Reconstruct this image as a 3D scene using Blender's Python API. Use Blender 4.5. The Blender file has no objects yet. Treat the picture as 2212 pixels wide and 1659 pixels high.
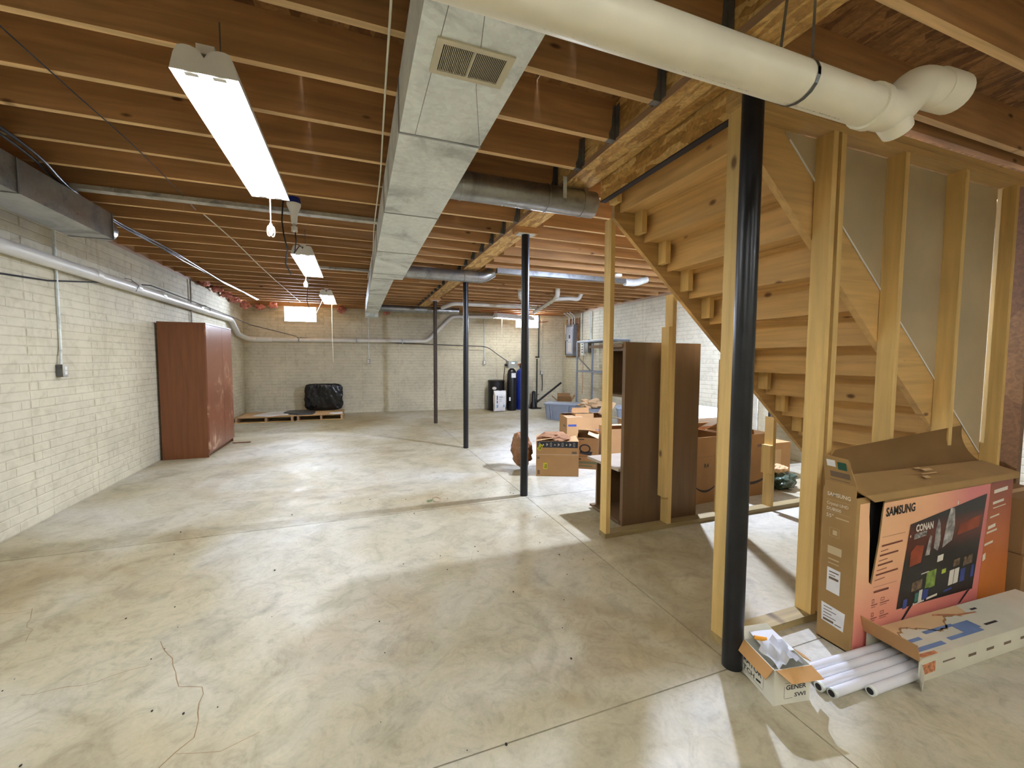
import bpy, bmesh, math, random
from mathutils import Vector, Matrix, noise
random.seed(7)
S = bpy.context.scene
COL = S.collection
PI = math.pi

# ------------------------------------------------------------------ camera
def cam_setup():
    yaw, pitch, roll = math.radians(20.42), math.radians(-3.42), math.radians(0.28)
    f = Vector((math.sin(yaw)*math.cos(pitch), math.cos(yaw)*math.cos(pitch), math.sin(pitch)))
    r = Vector((math.cos(yaw), -math.sin(yaw), 0)); u = r.cross(f)
    c, s = math.cos(roll), math.sin(roll)
    r2 = r*c+u*s; u2 = u*c-r*s
    cd = bpy.data.cameras.new('camera'); co = bpy.data.objects.new('camera', cd); COL.objects.link(co)
    m = Matrix((r2, u2, -f)).transposed().to_4x4(); m.translation = Vector((0, 0, 1.437))
    co.matrix_world = m
    cd.sensor_fit = 'HORIZONTAL'; cd.sensor_width = 36; cd.lens = 36*899.5/2212; cd.clip_start = 0.02
    S.camera = co
cam_setup()

# ------------------------------------------------------------------ world, exposure
LAMP = 15.5          # emission of the fluorescent tubes
BULB = 2700.0         # emission of the bare bulb behind the stairs
SKY = 9.0
S.view_settings.view_transform = 'Standard'; S.view_settings.look = 'None'
S.view_settings.exposure = 2.07; S.view_settings.gamma = 1.0
try: S.view_settings.use_curve_mapping = False
except Exception: pass
S.cycles.use_denoising = True
S.cycles.max_bounces = 8; S.cycles.diffuse_bounces = 5; S.cycles.glossy_bounces = 3
S.cycles.sample_clamp_indirect = 6
W = bpy.data.worlds.new('sky'); S.world = W; W.use_nodes = True
bg = W.node_tree.nodes['Background']; bg.inputs[0].default_value = (0.80, 0.88, 1.0, 1); bg.inputs[1].default_value = SKY

# ------------------------------------------------------------------ object helpers
ORG = {}
def link(o): COL.objects.link(o); return o
def tag(o, label=None, cat=None, group=None, kind=None):
    if label: o['label'] = label
    if cat: o['category'] = cat
    if group: o['group'] = group
    if kind: o['kind'] = kind
    return o
def thing(name, label, cat, loc, group=None):
    o = bpy.data.objects.new(name, None); o.empty_display_size = 0.1; o.location = loc; link(o)
    ORG[o] = Vector(loc); return tag(o, label, cat, group)
def structure_root(name, loc=(0, 0, 0)):
    o = bpy.data.objects.new(name, None); o.location = loc; link(o); ORG[o] = Vector(loc); o['kind'] = 'structure'; return o
PRINTS = ('printed_', 'small_print', 'screen_picture', 'white_print', 'faint_print', 'flap_print', 'label_text', 'dark_print', 'blue_lettering', 'torn_edge', 'guard_ring', 'standpipe', 'latch', 'orange_print')
def mk(name, bm, mat, parent=None, label=None, cat=None, group=None, kind=None, bevel=0, smooth=False, seg=1):
    if bevel:
        es = [e for e in bm.edges if len(e.link_faces) == 2 and e.calc_face_angle(0) > 0.6]
        if es: bmesh.ops.bevel(bm, geom=es, offset=bevel, segments=seg, affect='EDGES', profile=0.6, clamp_overlap=True)
    if parent is None:
        xs = [v.co for v in bm.verts]
        lo = Vector([min(v[i] for v in xs) for i in range(3)]); hi = Vector([max(v[i] for v in xs) for i in range(3)])
        org = Vector(((lo.x+hi.x)/2, (lo.y+hi.y)/2, lo.z))
    else: org = ORG[parent]
    for v in bm.verts: v.co -= org
    if name.startswith(PRINTS) and kind is None and parent is not None: kind = 'stuff'
    me = bpy.data.meshes.new(name); bm.to_mesh(me); bm.free()
    if smooth:
        for p in me.polygons: p.use_smooth = True
        try: me.set_sharp_from_angle(angle=math.radians(38))
        except Exception: pass
    mats = mat if isinstance(mat, (list, tuple)) else [mat]
    for m in mats: me.materials.append(m)
    o = bpy.data.objects.new(name, me); link(o)
    if parent is None: o.location = org
    else: o.parent = parent
    ORG[o] = org
    return tag(o, label, cat, group, kind)
def B(): return bmesh.new()
def box(bm, x0, x1, y0, y1, z0, z1, mi=0):
    v = [bm.verts.new((x, y, z)) for z in (z0, z1) for x, y in ((x0, y0), (x1, y0), (x1, y1), (x0, y1))]
    fs = [(3, 2, 1, 0), (4, 5, 6, 7), (0, 1, 5, 4), (1, 2, 6, 5), (2, 3, 7, 6), (3, 0, 4, 7)]
    for f in fs: bm.faces.new([v[i] for i in f]).material_index = mi
    return bm
def hexa(bm, P, mi=0):
    """8 points: bottom ring 4 then top ring 4 (counter-clockwise from above)"""
    v = [bm.verts.new(p) for p in P]
    for f in [(3, 2, 1, 0), (4, 5, 6, 7), (0, 1, 5, 4), (1, 2, 6, 5), (2, 3, 7, 6), (3, 0, 4, 7)]:
        bm.faces.new([v[i] for i in f]).material_index = mi
    return bm
def beam(bm, p0, p1, w, h, up=(0, 0, 1), mi=0):
    p0, p1 = Vector(p0), Vector(p1); d = (p1-p0).normalized(); up = Vector(up)
    s = d.cross(up); s.normalize(); t = s.cross(d).normalized()
    P = []
    for q in (p0, p1): P += [q-s*w/2-t*h/2, q+s*w/2-t*h/2, q+s*w/2+t*h/2, q-s*w/2+t*h/2]
    v = [bm.verts.new(p) for p in P]
    for f in [(3, 2, 1, 0), (4, 5, 6, 7), (0, 1, 5, 4), (1, 2, 6, 5), (2, 3, 7, 6), (3, 0, 4, 7)]:
        bm.faces.new([v[i] for i in f]).material_index = mi
    return bm
def rings(bm, R, closed_ends=True, mi=0):
    prev = None; first = None
    for ring in R:
        vs = [bm.verts.new(p) for p in ring]
        if prev:
            n = len(vs)
            for i in range(n):
                bm.faces.new((prev[i], prev[(i+1) % n], vs[(i+1) % n], vs[i])).material_index = mi
        else: first = vs
        prev = vs
    if closed_ends:
        bm.faces.new(list(reversed(first))).material_index = mi; bm.faces.new(prev).material_index = mi
    return bm
def tube(bm, path, r, n=12, caps=True, mi=0):
    P = [Vector(p) for p in path]; rs = r if isinstance(r, (list, tuple)) else [r]*len(P)
    R = []; up = None
    for i, p in enumerate(P):
        d = (P[min(i+1, len(P)-1)]-P[max(i-1, 0)]).normalized()
        if up is None:
            up = Vector((0, 0, 1)) if abs(d.z) < 0.9 else Vector((0, 1, 0))
        s = d.cross(up)
        if s.length < 1e-4: s = d.cross(Vector((1, 0, 0)))
        s.normalize(); t = s.cross(d).normalized(); up = t
        k = 1.0
        if 0 < i < len(P)-1:
            a = (P[i]-P[i-1]).normalized(); b = (P[i+1]-P[i]).normalized(); k = 1/max(0.6, math.sqrt((1+a.dot(b))/2))
        R.append([p+(s*math.cos(2*PI*j/n)+t*math.sin(2*PI*j/n))*rs[i]*(k if i not in (0, len(P)-1) else 1) for j in range(n)])
    return rings(bm, R, caps, mi)
def cyl(bm, p0, p1, r, n=16, mi=0): return tube(bm, [p0, p1], r, n, True, mi)
def lathe(bm, c, prof, n=20, mi=0, sx=1, sy=1):
    R = [[(c[0]+r*sx*math.cos(2*PI*j/n), c[1]+r*sy*math.sin(2*PI*j/n), c[2]+z) for j in range(n)] for r, z in prof]
    return rings(bm, R, True, mi)
def arc_path(pts, rad, k=5):
    """round the corners of a polyline"""
    P = [Vector(p) for p in pts]; out = [P[0]]
    for i in range(1, len(P)-1):
        a = (P[i-1]-P[i]); b = (P[i+1]-P[i]); L = min(rad, a.length*0.45, b.length*0.45)
        a = P[i]+a.normalized()*L; b = P[i]+b.normalized()*L
        for j in range(k+1):
            t = j/k; out.append(a*(1-t)**2+P[i]*2*t*(1-t)+b*t*t)
    out.append(P[-1]); return out
def sag(a, b, s, n=8):
    a, b = Vector(a), Vector(b)
    return [a.lerp(b, i/n)-Vector((0, 0, s*4*(i/n)*(1-i/n))) for i in range(n+1)]
def copy_tree(o, parent=None, loc=None):
    c = o.copy(); COL.objects.link(c)
    if parent: c.parent = parent
    if loc is not None: c.location = loc
    for ch in list(o.children): copy_tree(ch, c)
    return c
def poly_plate(bm, pts2, o, u, v, n, th, mi=0):
    """extruded polygon: 2D points in the (u,v) plane at o, thickness th along n"""
    o, u, v, n = map(Vector, (o, u, v, n))
    a = [bm.verts.new(o+u*x+v*y) for x, y in pts2]; b = [bm.verts.new(o+u*x+v*y+n*th) for x, y in pts2]
    bm.faces.new(list(reversed(a))).material_index = mi; bm.faces.new(b).material_index = mi
    k = len(pts2)
    for i in range(k): bm.faces.new((a[i], a[(i+1) % k], b[(i+1) % k], b[i])).material_index = mi
    return bm
class Print:
    """flat print lying on a surface: origin o, axes u (right), v (up), normal n"""
    def __init__(s, o, u, v, n): s.o, s.u, s.v = Vector(o), Vector(u).normalized(), Vector(v).normalized(); s.n = Vector(n).normalized()
    def P(s, x, y, l=1): return s.o+s.u*x+s.v*y+s.n*(0.0007*l)
    def quad(s, bm, pts, l=1, mi=0):
        f = bm.faces.new([bm.verts.new(s.P(x, y, l)) for x, y in pts]); f.material_index = mi; return bm
    def rect(s, bm, x, y, w, h, l=1, mi=0, sk=0): return s.quad(bm, [(x, y), (x+w, y+sk), (x+w, y+h+sk), (x, y+h)], l, mi)
    def frame(s, bm, x, y, w, h, t=0.001, l=1, mi=0):
        for a in ((x, y, w, t), (x, y+h-t, w, t), (x, y, t, h), (x+w-t, y, t, h)): s.rect(bm, *a, l=l, mi=mi)
        return bm
    def text(s, name, body, x, y, size, mat, parent, l=2, sx=1.0, bold=0.0, shear=0, align='LEFT'):
        cu = bpy.data.curves.new('lettering', 'FONT'); cu.body = body; cu.size = size; cu.align_x = align; cu.offset = bold; cu.shear = shear
        cu.resolution_u = 2
        to = bpy.data.objects.new('lettering', cu); COL.objects.link(to)
        bpy.context.view_layer.update()
        me = bpy.data.meshes.new_from_object(to.evaluated_get(bpy.context.evaluated_depsgraph_get()))
        bpy.data.objects.remove(to)
        bm = bmesh.new(); bm.from_mesh(me); bpy.data.meshes.remove(me)
        for vv in bm.verts: vv.co = s.P(x+vv.co.x*sx, y+vv.co.y, l)
        return mk(name, bm, mat, parent)

# ------------------------------------------------------------------ materials
def srgb(r, g, b):
    f = lambda c: (c/255/12.92) if c/255 <= 0.04045 else ((c/255+0.055)/1.055)**2.4
    return (f(r), f(g), f(b), 1)
def newmat(name):
    m = bpy.data.materials.new(name); m.use_nodes = True; nt = m.node_tree
    return m, nt, nt.nodes['Principled BSDF']
def N(nt, t, **k):
    n = nt.nodes.new(t)
    for a, b in k.items():
        if a == 'inp':
            for i, v in b.items(): n.inputs[i].default_value = v
        else: setattr(n, a, b)
    return n
def ramp(nt, src, stops, mode='LINEAR'):
    r = nt.nodes.new('ShaderNodeValToRGB'); r.color_ramp.interpolation = mode
    e = r.color_ramp.elements
    while len(e) < len(stops): e.new(0.5)
    for i, (p, c) in enumerate(stops): e[i].position = p; e[i].color = c if len(c) == 4 else (*c, 1)
    nt.links.new(src, r.inputs[0]); return r
def mixc(nt, fac, a, b, mode='MIX'):
    m = nt.nodes.new('ShaderNodeMix'); m.data_type = 'RGBA'; m.blend_type = mode
    for k, s in ((0, fac), (6, a), (7, b)):
        if hasattr(s, 'is_linked') or hasattr(s, 'links'): nt.links.new(s, m.inputs[k])
        else: m.inputs[k].default_value = s
    return m.outputs[2]
def coords(nt, scale=(1, 1, 1), rnd=True, kind='Object'):
    tc = N(nt, 'ShaderNodeTexCoord'); mp = N(nt, 'ShaderNodeMapping'); mp.inputs['Scale'].default_value = scale
    nt.links.new(tc.outputs[kind], mp.inputs[0])
    if rnd:
        oi = N(nt, 'ShaderNodeObjectInfo'); mu = N(nt, 'ShaderNodeMath', operation='MULTIPLY'); mu.inputs[1].default_value = 37.0
        nt.links.new(oi.outputs['Random'], mu.inputs[0]); nt.links.new(mu.outputs[0], mp.inputs['Location'])
    return mp.outputs[0]
def bump(nt, src, bsdf, strength=0.3, dist=0.005):
    b = N(nt, 'ShaderNodeBump'); b.inputs['Strength'].default_value = strength; b.inputs['Distance'].default_value = dist
    nt.links.new(src, b.inputs['Height']); nt.links.new(b.outputs[0], bsdf.inputs['Normal'])
def plain(name, rgb, rough=0.5, metal=0, var=0.06, scale=6, emit=None, es=0, bmp=0):
    m, nt, p = newmat(name); c = srgb(*rgb)
    if var:
        nz = N(nt, 'ShaderNodeTexNoise', inp={'Scale': scale, 'Detail': 4}); nt.links.new(coords(nt), nz.inputs['Vector'])
        d = tuple(x*(1-var*2.2) for x in c[:3])+(1,); l = tuple(min(1, x*(1+var*1.6)) for x in c[:3])+(1,)
        r = ramp(nt, nz.outputs[0], [(0.3, d), (0.7, l)]); nt.links.new(r.outputs[0], p.inputs['Base Color'])
        if bmp: bump(nt, nz.outputs[0], p, bmp)
    else: p.inputs['Base Color'].default_value = c
    p.inputs['Roughness'].default_value = rough; p.inputs['Metallic'].default_value = metal
    if emit: p.inputs['Emission Color'].default_value = srgb(*emit); p.inputs['Emission Strength'].default_value = es
    return m
def wood(name, rgb, axis='X', rough=0.65, knots=True, contrast=0.22, dark=(70, 40, 15), fine=1.0, rnd=0.18):
    m, nt, p = newmat(name); c = srgb(*rgb)
    st = {'X': (0.9, 14, 14), 'Y': (14, 0.9, 14), 'Z': (14, 14, 0.9)}[axis]
    v = coords(nt, tuple(s*fine for s in st))
    nz = N(nt, 'ShaderNodeTexNoise', inp={'Scale': 1.6, 'Detail': 5, 'Distortion': 0.6}); nt.links.new(v, nz.inputs['Vector'])
    lo = tuple(x*(1-contrast) for x in c[:3])+(1,); hi = tuple(min(1, x*(1+contrast)) for x in c[:3])+(1,)
    r = ramp(nt, nz.outputs[0], [(0.32, lo), (0.5, c), (0.68, hi)]); out = r.outputs[0]
    # board to board tone
    oi = N(nt, 'ShaderNodeObjectInfo'); rr = ramp(nt, oi.outputs['Random'], [(0, (1-rnd,)*3), (1, (1+rnd*0.4,)*3)])
    out = mixc(nt, 1.0, out, rr.outputs[0], 'MULTIPLY')
    if knots:
        st2 = {'X': (2.6, 0.35, 6.5), 'Y': (4.5, 2.6, 4.5), 'Z': (4.5, 4.5, 2.4)}[axis]
        vo = N(nt, 'ShaderNodeTexVoronoi', inp={'Scale': 1.0, 'Randomness': 1.0}); nt.links.new(coords(nt, st2), vo.inputs['Vector'])
        k = ramp(nt, vo.outputs['Distance'], [(0.045, (0.85,)*3), (0.10, (0, 0, 0))])
        out = mixc(nt, k.outputs[0], out, srgb(*dark))
    nt.links.new(out, p.inputs['Base Color']); p.inputs['Roughness'].default_value = rough
    bump(nt, nz.outputs[0], p, 0.15, 0.002)
    return m
def osb(name, a, b, c, scale=(30, 9, 30), rough=0.6):
    m, nt, p = newmat(name)
    vo = N(nt, 'ShaderNodeTexVoronoi', inp={'Scale': 1.0, 'Randomness': 1.0}); nt.links.new(coords(nt, scale), vo.inputs['Vector'])
    sp = N(nt, 'ShaderNodeSeparateColor'); nt.links.new(vo.outputs['Color'], sp.inputs[0])
    r = ramp(nt, sp.outputs[0], [(0.1, srgb(*a)), (0.5, srgb(*b)), (0.9, srgb(*c))])
    nz = N(nt, 'ShaderNodeTexNoise', inp={'Scale': 25, 'Detail': 4, 'Distortion': 1.5}); nt.links.new(coords(nt), nz.inputs['Vector'])
    r2 = ramp(nt, nz.outputs[0], [(0.35, (0.72,)*3), (0.65, (1.1,)*3)])
    out = mixc(nt, 1.0, r.outputs[0], r2.outputs[0], 'MULTIPLY')
    nt.links.new(out, p.inputs['Base Color']); p.inputs['Roughness'].default_value = rough
    bump(nt, sp.outputs[1], p, 0.12, 0.002)
    return m
def cardboard(name, rgb, rough=0.8):
    m, nt, p = newmat(name); c = srgb(*rgb)
    nz = N(nt, 'ShaderNodeTexNoise', inp={'Scale': 3.5, 'Detail': 5}); nt.links.new(coords(nt), nz.inputs['Vector'])
    wv = N(nt, 'ShaderNodeTexWave', inp={'Scale': 60, 'Distortion': 0.3}); nt.links.new(coords(nt), wv.inputs['Vector'])
    r = ramp(nt, nz.outputs[0], [(0.3, tuple(x*0.88 for x in c[:3])), (0.7, tuple(min(1, x*1.07) for x in c[:3]))])
    nt.links.new(r.outputs[0], p.inputs['Base Color']); p.inputs['Roughness'].default_value = rough
    bump(nt, wv.outputs[0], p, 0.04, 0.001)
    return m
def galv(name, rgb=(222, 228, 224), rough=0.45, metal=0.15, patch=2.2):
    m, nt, p = newmat(name); c = srgb(*rgb)
    nz = N(nt, 'ShaderNodeTexNoise', inp={'Scale': patch, 'Detail': 6, 'Roughness': 0.62, 'Distortion': 0.8}); nt.links.new(coords(nt), nz.inputs['Vector'])
    vo = N(nt, 'ShaderNodeTexVoronoi', inp={'Scale': 45}); nt.links.new(coords(nt), vo.inputs['Vector'])
    r = ramp(nt, nz.outputs[0], [(0.36, tuple(x*0.62 for x in c[:3])), (0.47, c), (0.7, tuple(min(1, x*1.2) for x in c[:3]))])
    sp = N(nt, 'ShaderNodeSeparateColor'); nt.links.new(vo.outputs['Color'], sp.inputs[0])
    r2 = ramp(nt, sp.outputs[0], [(0, (0.92,)*3), (1, (1.05,)*3)])
    out = mixc(nt, 1.0, r.outputs[0], r2.outputs[0], 'MULTIPLY')
    nt.links.new(out, p.inputs['Base Color']); p.inputs['Metallic'].default_value = metal
    rr = ramp(nt, nz.outputs[0], [(0.3, (rough+0.18,)*3), (0.7, (rough-0.06,)*3)]); nt.links.new(rr.outputs[0], p.inputs['Roughness'])
    return m
def floor_mat():
    m, nt, p = newmat('concrete_floor')
    v = coords(nt, rnd=False)
    def nz(scale, det=5, rough=0.55, dist=0.0, off=0):
        mp = N(nt, 'ShaderNodeMapping'); mp.inputs['Location'].default_value = (off, off*0.7, 0); nt.links.new(v, mp.inputs[0])
        n = N(nt, 'ShaderNodeTexNoise', inp={'Scale': scale, 'Detail': det, 'Roughness': rough, 'Distortion': dist}); nt.links.new(mp.outputs[0], n.inputs['Vector']); return n.outputs[0]
    big = nz(0.55, 4, 0.5, 0.6)
    base = ramp(nt, big, [(0.32, srgb(162, 147, 112)), (0.47, srgb(179, 170, 143)), (0.62, srgb(196, 192, 178))])
    mid = ramp(nt, nz(2.6, 7, 0.62, 1.4, 5), [(0.34, (0.80, 0.79, 0.76)), (0.5, (0.98, 0.98, 0.98)), (0.68, (1.08, 1.08, 1.08))])
    out = mixc(nt, 1.0, base.outputs[0], mid.outputs[0], 'MULTIPLY')
    # trowel swirls
    sw = ramp(nt, nz(6.5, 8, 0.7, 2.8, 11), [(0.36, (0.80, 0.79, 0.77)), (0.5, (1, 1, 1)), (0.66, (1.06, 1.06, 1.07))])
    out = mixc(nt, 0.8, out, sw.outputs[0], 'MULTIPLY')
    st = ramp(nt, nz(0.9, 3, 0.5, 0.9, 23), [(0.56, (0, 0, 0)), (0.68, (1, 1, 1))])
    out2 = mixc(nt, 1.0, out, srgb(205, 178, 130), 'MULTIPLY')
    fac = N(nt, 'ShaderNodeMath', operation='MULTIPLY'); fac.inputs[1].default_value = 0.45; nt.links.new(st.outputs[0], fac.inputs[0])
    out = mixc(nt, fac.outputs[0], out, out2)
    gs = ramp(nt, nz(1.7, 6, 0.6, 1.8, 41), [(0.60, (0, 0, 0)), (0.74, (1, 1, 1))])
    fac2 = N(nt, 'ShaderNodeMath', operation='MULTIPLY'); fac2.inputs[1].default_value = 0.45; nt.links.new(gs.outputs[0], fac2.inputs[0])
    out = mixc(nt, fac2.outputs[0], out, srgb(110, 104, 92))
    fine = ramp(nt, nz(60, 4, 0.6), [(0.3, (0.93,)*3), (0.7, (1.04,)*3)])
    out = mixc(nt, 1.0, out, fine.outputs[0], 'MULTIPLY')
    nt.links.new(out, p.inputs['Base Color'])
    rr = ramp(nt, nz(3, 5, 0.6, 1, 3), [(0.3, (0.42,)*3), (0.7, (0.62,)*3)]); nt.links.new(rr.outputs[0], p.inputs['Roughness'])
    bump(nt, nz(14, 8, 0.65, 0.5), p, 0.12, 0.004)
    return m
def wall_mat(name, rgb=(196, 188, 160), obj='Object'):
    m, nt, p = newmat(name); c = srgb(*rgb)
    geo = N(nt, 'ShaderNodeNewGeometry')
    def nz(scale, det=5, dist=0.0, sc=(1, 1, 1)):
        mp = N(nt, 'ShaderNodeMapping'); mp.inputs['Scale'].default_value = sc; nt.links.new(geo.outputs['Position'], mp.inputs[0])
        n = N(nt, 'ShaderNodeTexNoise', inp={'Scale': scale, 'Detail': det, 'Distortion': dist}); nt.links.new(mp.outputs[0], n.inputs['Vector']); return n.outputs[0]
    a = ramp(nt, nz(1.3, 6, 0.6), [(0.3, tuple(x*0.86 for x in c[:3])), (0.7, tuple(min(1, x*1.08) for x in c[:3]))])
    b = ramp(nt, nz(9, 6, 1.0), [(0.28, (0.84, 0.83, 0.79)), (0.5, (1, 1, 1)), (0.75, (1.05,)*3)])
    out = mixc(nt, 1.0, a.outputs[0], b.outputs[0], 'MULTIPLY')
    d = ramp(nt, nz(2.2, 5, 0.4, (3, 3, 0.35)), [(0.62, (0, 0, 0)), (0.8, (1, 1, 1))])
    f = N(nt, 'ShaderNodeMath', operation='MULTIPLY'); f.inputs[1].default_value = 0.4; nt.links.new(d.outputs[0], f.inputs[0])
    out = mixc(nt, f.outputs[0], out, srgb(150, 132, 96))
    nt.links.new(out, p.inputs['Base Color']); p.inputs['Roughness'].default_value = 0.75
    bump(nt, nz(26, 8, 0.3), p, 0.35, 0.006)
    return m

M = {}
M['floor'] = floor_mat()
M['joint'] = plain('joint_dirt', (92, 80, 66), 0.9)
M['wall'] = wall_mat('painted_brick_wall', (208, 201, 176))
M['mortar'] = wall_mat('painted_mortar', (190, 182, 156))
M['joist'] = wood('joist_wood', (182, 138, 88), 'X', dark=(70, 38, 18))
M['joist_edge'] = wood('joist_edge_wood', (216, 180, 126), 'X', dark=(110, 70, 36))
M['joist_y'] = wood('board_wood_long', (178, 142, 106), 'Y', dark=(70, 38, 18))
M['stud'] = wood('pine_stud', (214, 180, 112), 'Z', contrast=0.14, dark=(96, 58, 26), rnd=0.1)
M['plate'] = wood('pine_plate', (190, 156, 98), 'X', contrast=0.16, dark=(96, 58, 26))
M['treated'] = wood('treated_plate', (158, 138, 92), 'X', contrast=0.2, dark=(80, 60, 30))
M['stair'] = wood('stair_wood', (208, 168, 104), 'Y', contrast=0.16, dark=(84, 48, 20), rnd=0.08)
M['stringer'] = wood('stringer_wood', (200, 162, 100), 'X', contrast=0.18, dark=(90, 54, 24))
M['osb'] = osb('subfloor_strand_board', (120, 82, 46), (150, 108, 62), (172, 128, 78))
M['lsl'] = osb('strand_beam', (170, 128, 66), (204, 162, 92), (222, 186, 118), scale=(26, 7, 26))
M['ply'] = osb('plywood', (120, 84, 48), (132, 94, 56), (140, 102, 60), scale=(3, 3, 1.2))
M['galv'] = galv('galvanized_sheet')
M['galv_d'] = galv('galvanized_dark', (160, 162, 160), 0.3, 0.85)
M['galv_l'] = galv('galvanized_pale', (190, 188, 178), 0.5, 0.35, 6)
M['hanger'] = galv('hanger_steel', (120, 120, 116), 0.5, 0.55)
M['pvc'] = plain('white_pvc', (232, 226, 204), 0.35, var=0.03)
M['pvc_w'] = plain('pale_pvc', (222, 220, 212), 0.3, var=0.03)
M['black_steel'] = plain('black_painted_steel', (30, 31, 34), 0.34, 0.2, var=0.12, scale=9)
M['brown_steel'] = plain('brown_painted_steel', (66, 54, 44), 0.5, 0.2, var=0.12, scale=9)
M['black'] = plain('black_plastic', (20, 20, 22), 0.35, var=0.05)
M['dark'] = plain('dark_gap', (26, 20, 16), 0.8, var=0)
M['blue'] = plain('blue_plastic', (28, 50, 140), 0.4, var=0.05)
M['white'] = plain('white_paint', (232, 232, 228), 0.45, var=0.03)
M['cream'] = plain('cream_metal', (208, 200, 172), 0.5, var=0.04)
M['paper'] = plain('white_paper', (232, 232, 234), 0.7, var=0.04, scale=12)
M['grey'] = plain('grey_plastic', (126, 132, 140), 0.45, var=0.04)
M['greylid'] = plain('grey_lid', (150, 158, 168), 0.4, var=0.03)
M['card'] = cardboard('cardboard', (184, 142, 94))
M['card_d'] = cardboard('cardboard_brown', (150, 112, 68))
M['card_tv'] = cardboard('cardboard_olive', (164, 130, 80))
M['card_l'] = cardboard('cardboard_pale', (206, 172, 128))
M['kraft'] = plain('kraft_paper', (142, 100, 64), 0.75, var=0.1, scale=9)
M['ink'] = plain('dark_ink', (34, 30, 34), 0.6, var=0)
M['inkblue'] = plain('blue_ink', (58, 74, 140), 0.6, var=0)
M['inkgrey'] = plain('faded_ink', (112, 92, 72), 0.7, var=0)
M['inkwhite'] = plain('white_ink', (226, 220, 206), 0.6, var=0)
M['inkgreen'] = plain('green_ink', (24, 84, 66), 0.6, var=0)
M['yellow'] = plain('yellow_sticker', (222, 216, 38), 0.5, var=0)
M['drywall'] = plain('bare_drywall', (184, 166, 132), 0.85, var=0.05, scale=2)
M['pink'] = plain('pink_insulation', (198, 132, 118), 0.95, var=0.2, scale=14, bmp=0.6)
M['wardrobe'] = wood('brown_laminate', (112, 66, 34), 'Z', 0.38, knots=False, contrast=0.16, rnd=0.0)
M['hutch'] = wood('brown_board', (110, 84, 54), 'Z', 0.6, knots=False, contrast=0.1, rnd=0.0)
M['copper'] = plain('copper', (190, 110, 76), 0.35, 0.8)
def scuffed_door():
    m, nt, p = newmat('scuffed_red_brown_laminate')
    v = coords(nt, rnd=False)
    n1 = N(nt, 'ShaderNodeTexNoise', inp={'Scale': 3.4, 'Detail': 8, 'Distortion': 1.2, 'Roughness': 0.6}); nt.links.new(v, n1.inputs['Vector'])
    r = ramp(nt, n1.outputs[0], [(0.50, srgb(128, 76, 54)), (0.56, srgb(150, 104, 78)), (0.62, srgb(196, 160, 126))])
    n2 = N(nt, 'ShaderNodeTexNoise', inp={'Scale': 0.9, 'Detail': 2}); nt.links.new(v, n2.inputs['Vector'])
    k = ramp(nt, n2.outputs[0], [(0.42, (0, 0, 0)), (0.6, (1, 1, 1))])
    out = mixc(nt, k.outputs[0], srgb(128, 78, 56), r.outputs[0])
    nt.links.new(out, p.inputs['Base Color']); p.inputs['Roughness'].default_value = 0.32
    return m
M['door'] = scuffed_door()
def emitmat(name, rgb, s):
    m, nt, p = newmat(name); p.inputs['Base Color'].default_value = (0.9, 0.9, 0.9, 1)
    p.inputs['Emission Color'].default_value = srgb(*rgb); p.inputs['Emission Strength'].default_value = s; return m
M['tube'] = emitmat('fluorescent_tube', (244, 247, 250), LAMP)
M['bulb'] = emitmat('bare_bulb', (208, 222, 255), BULB)
M['screen'] = emitmat('lcd', (120, 200, 230), 1.2)
def glassmat():
    m, nt, p = newmat('window_glass'); nt.nodes.remove(p)
    g = N(nt, 'ShaderNodeBsdfTransparent'); gl = N(nt, 'ShaderNodeBsdfGlossy'); gl.inputs['Roughness'].default_value = 0.05
    fr = N(nt, 'ShaderNodeFresnel'); mx = N(nt, 'ShaderNodeMixShader')
    nt.links.new(fr.outputs[0], mx.inputs[0]); nt.links.new(g.outputs[0], mx.inputs[1]); nt.links.new(gl.outputs[0], mx.inputs[2])
    nt.links.new(mx.outputs[0], nt.nodes['Material Output'].inputs[0]); return m
M['glass'] = glassmat()
def pinkprint():
    m, nt, p = newmat('pink_orange_print')
    tc = N(nt, 'ShaderNodeTexCoord'); sp = N(nt, 'ShaderNodeSeparateXYZ'); nt.links.new(tc.outputs['Object'], sp.inputs[0])
    rx = ramp(nt, sp.outputs[0], [(0.0, srgb(238, 188, 142)), (0.62, srgb(236, 174, 130)), (1.0, srgb(214, 122, 120))])
    k = ramp(nt, sp.outputs[2], [(0.02, (1, 1, 1)), (0.42, (0, 0, 0))])
    out = mixc(nt, k.outputs[0], rx.outputs[0], srgb(226, 132, 124))
    nt.links.new(out, p.inputs['Base Color']); p.inputs['Roughness'].default_value = 0.4; return m
M['tvprint'] = pinkprint()
def vgrad(name, stops, ax=2, rough=0.4):
    m, nt, p = newmat(name)
    tc = N(nt, 'ShaderNodeTexCoord'); sp = N(nt, 'ShaderNodeSeparateXYZ'); nt.links.new(tc.outputs['Object'], sp.inputs[0])
    r = ramp(nt, sp.outputs[ax], stops); nt.links.new(r.outputs[0], p.inputs['Base Color']); p.inputs['Roughness'].default_value = rough; return m
M['tvside'] = vgrad('orange_red_print', [(0.0, srgb(206, 120, 40)), (0.45, srgb(186, 96, 40)), (0.78, srgb(120, 44, 34))])
M['tvscreen'] = vgrad('dark_screen_print', [(0.1, srgb(24, 26, 30)), (0.40, srgb(30, 26, 28)), (0.46, srgb(84, 32, 22)), (0.54, srgb(96, 38, 26)), (0.6, srgb(26, 20, 24))])

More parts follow.
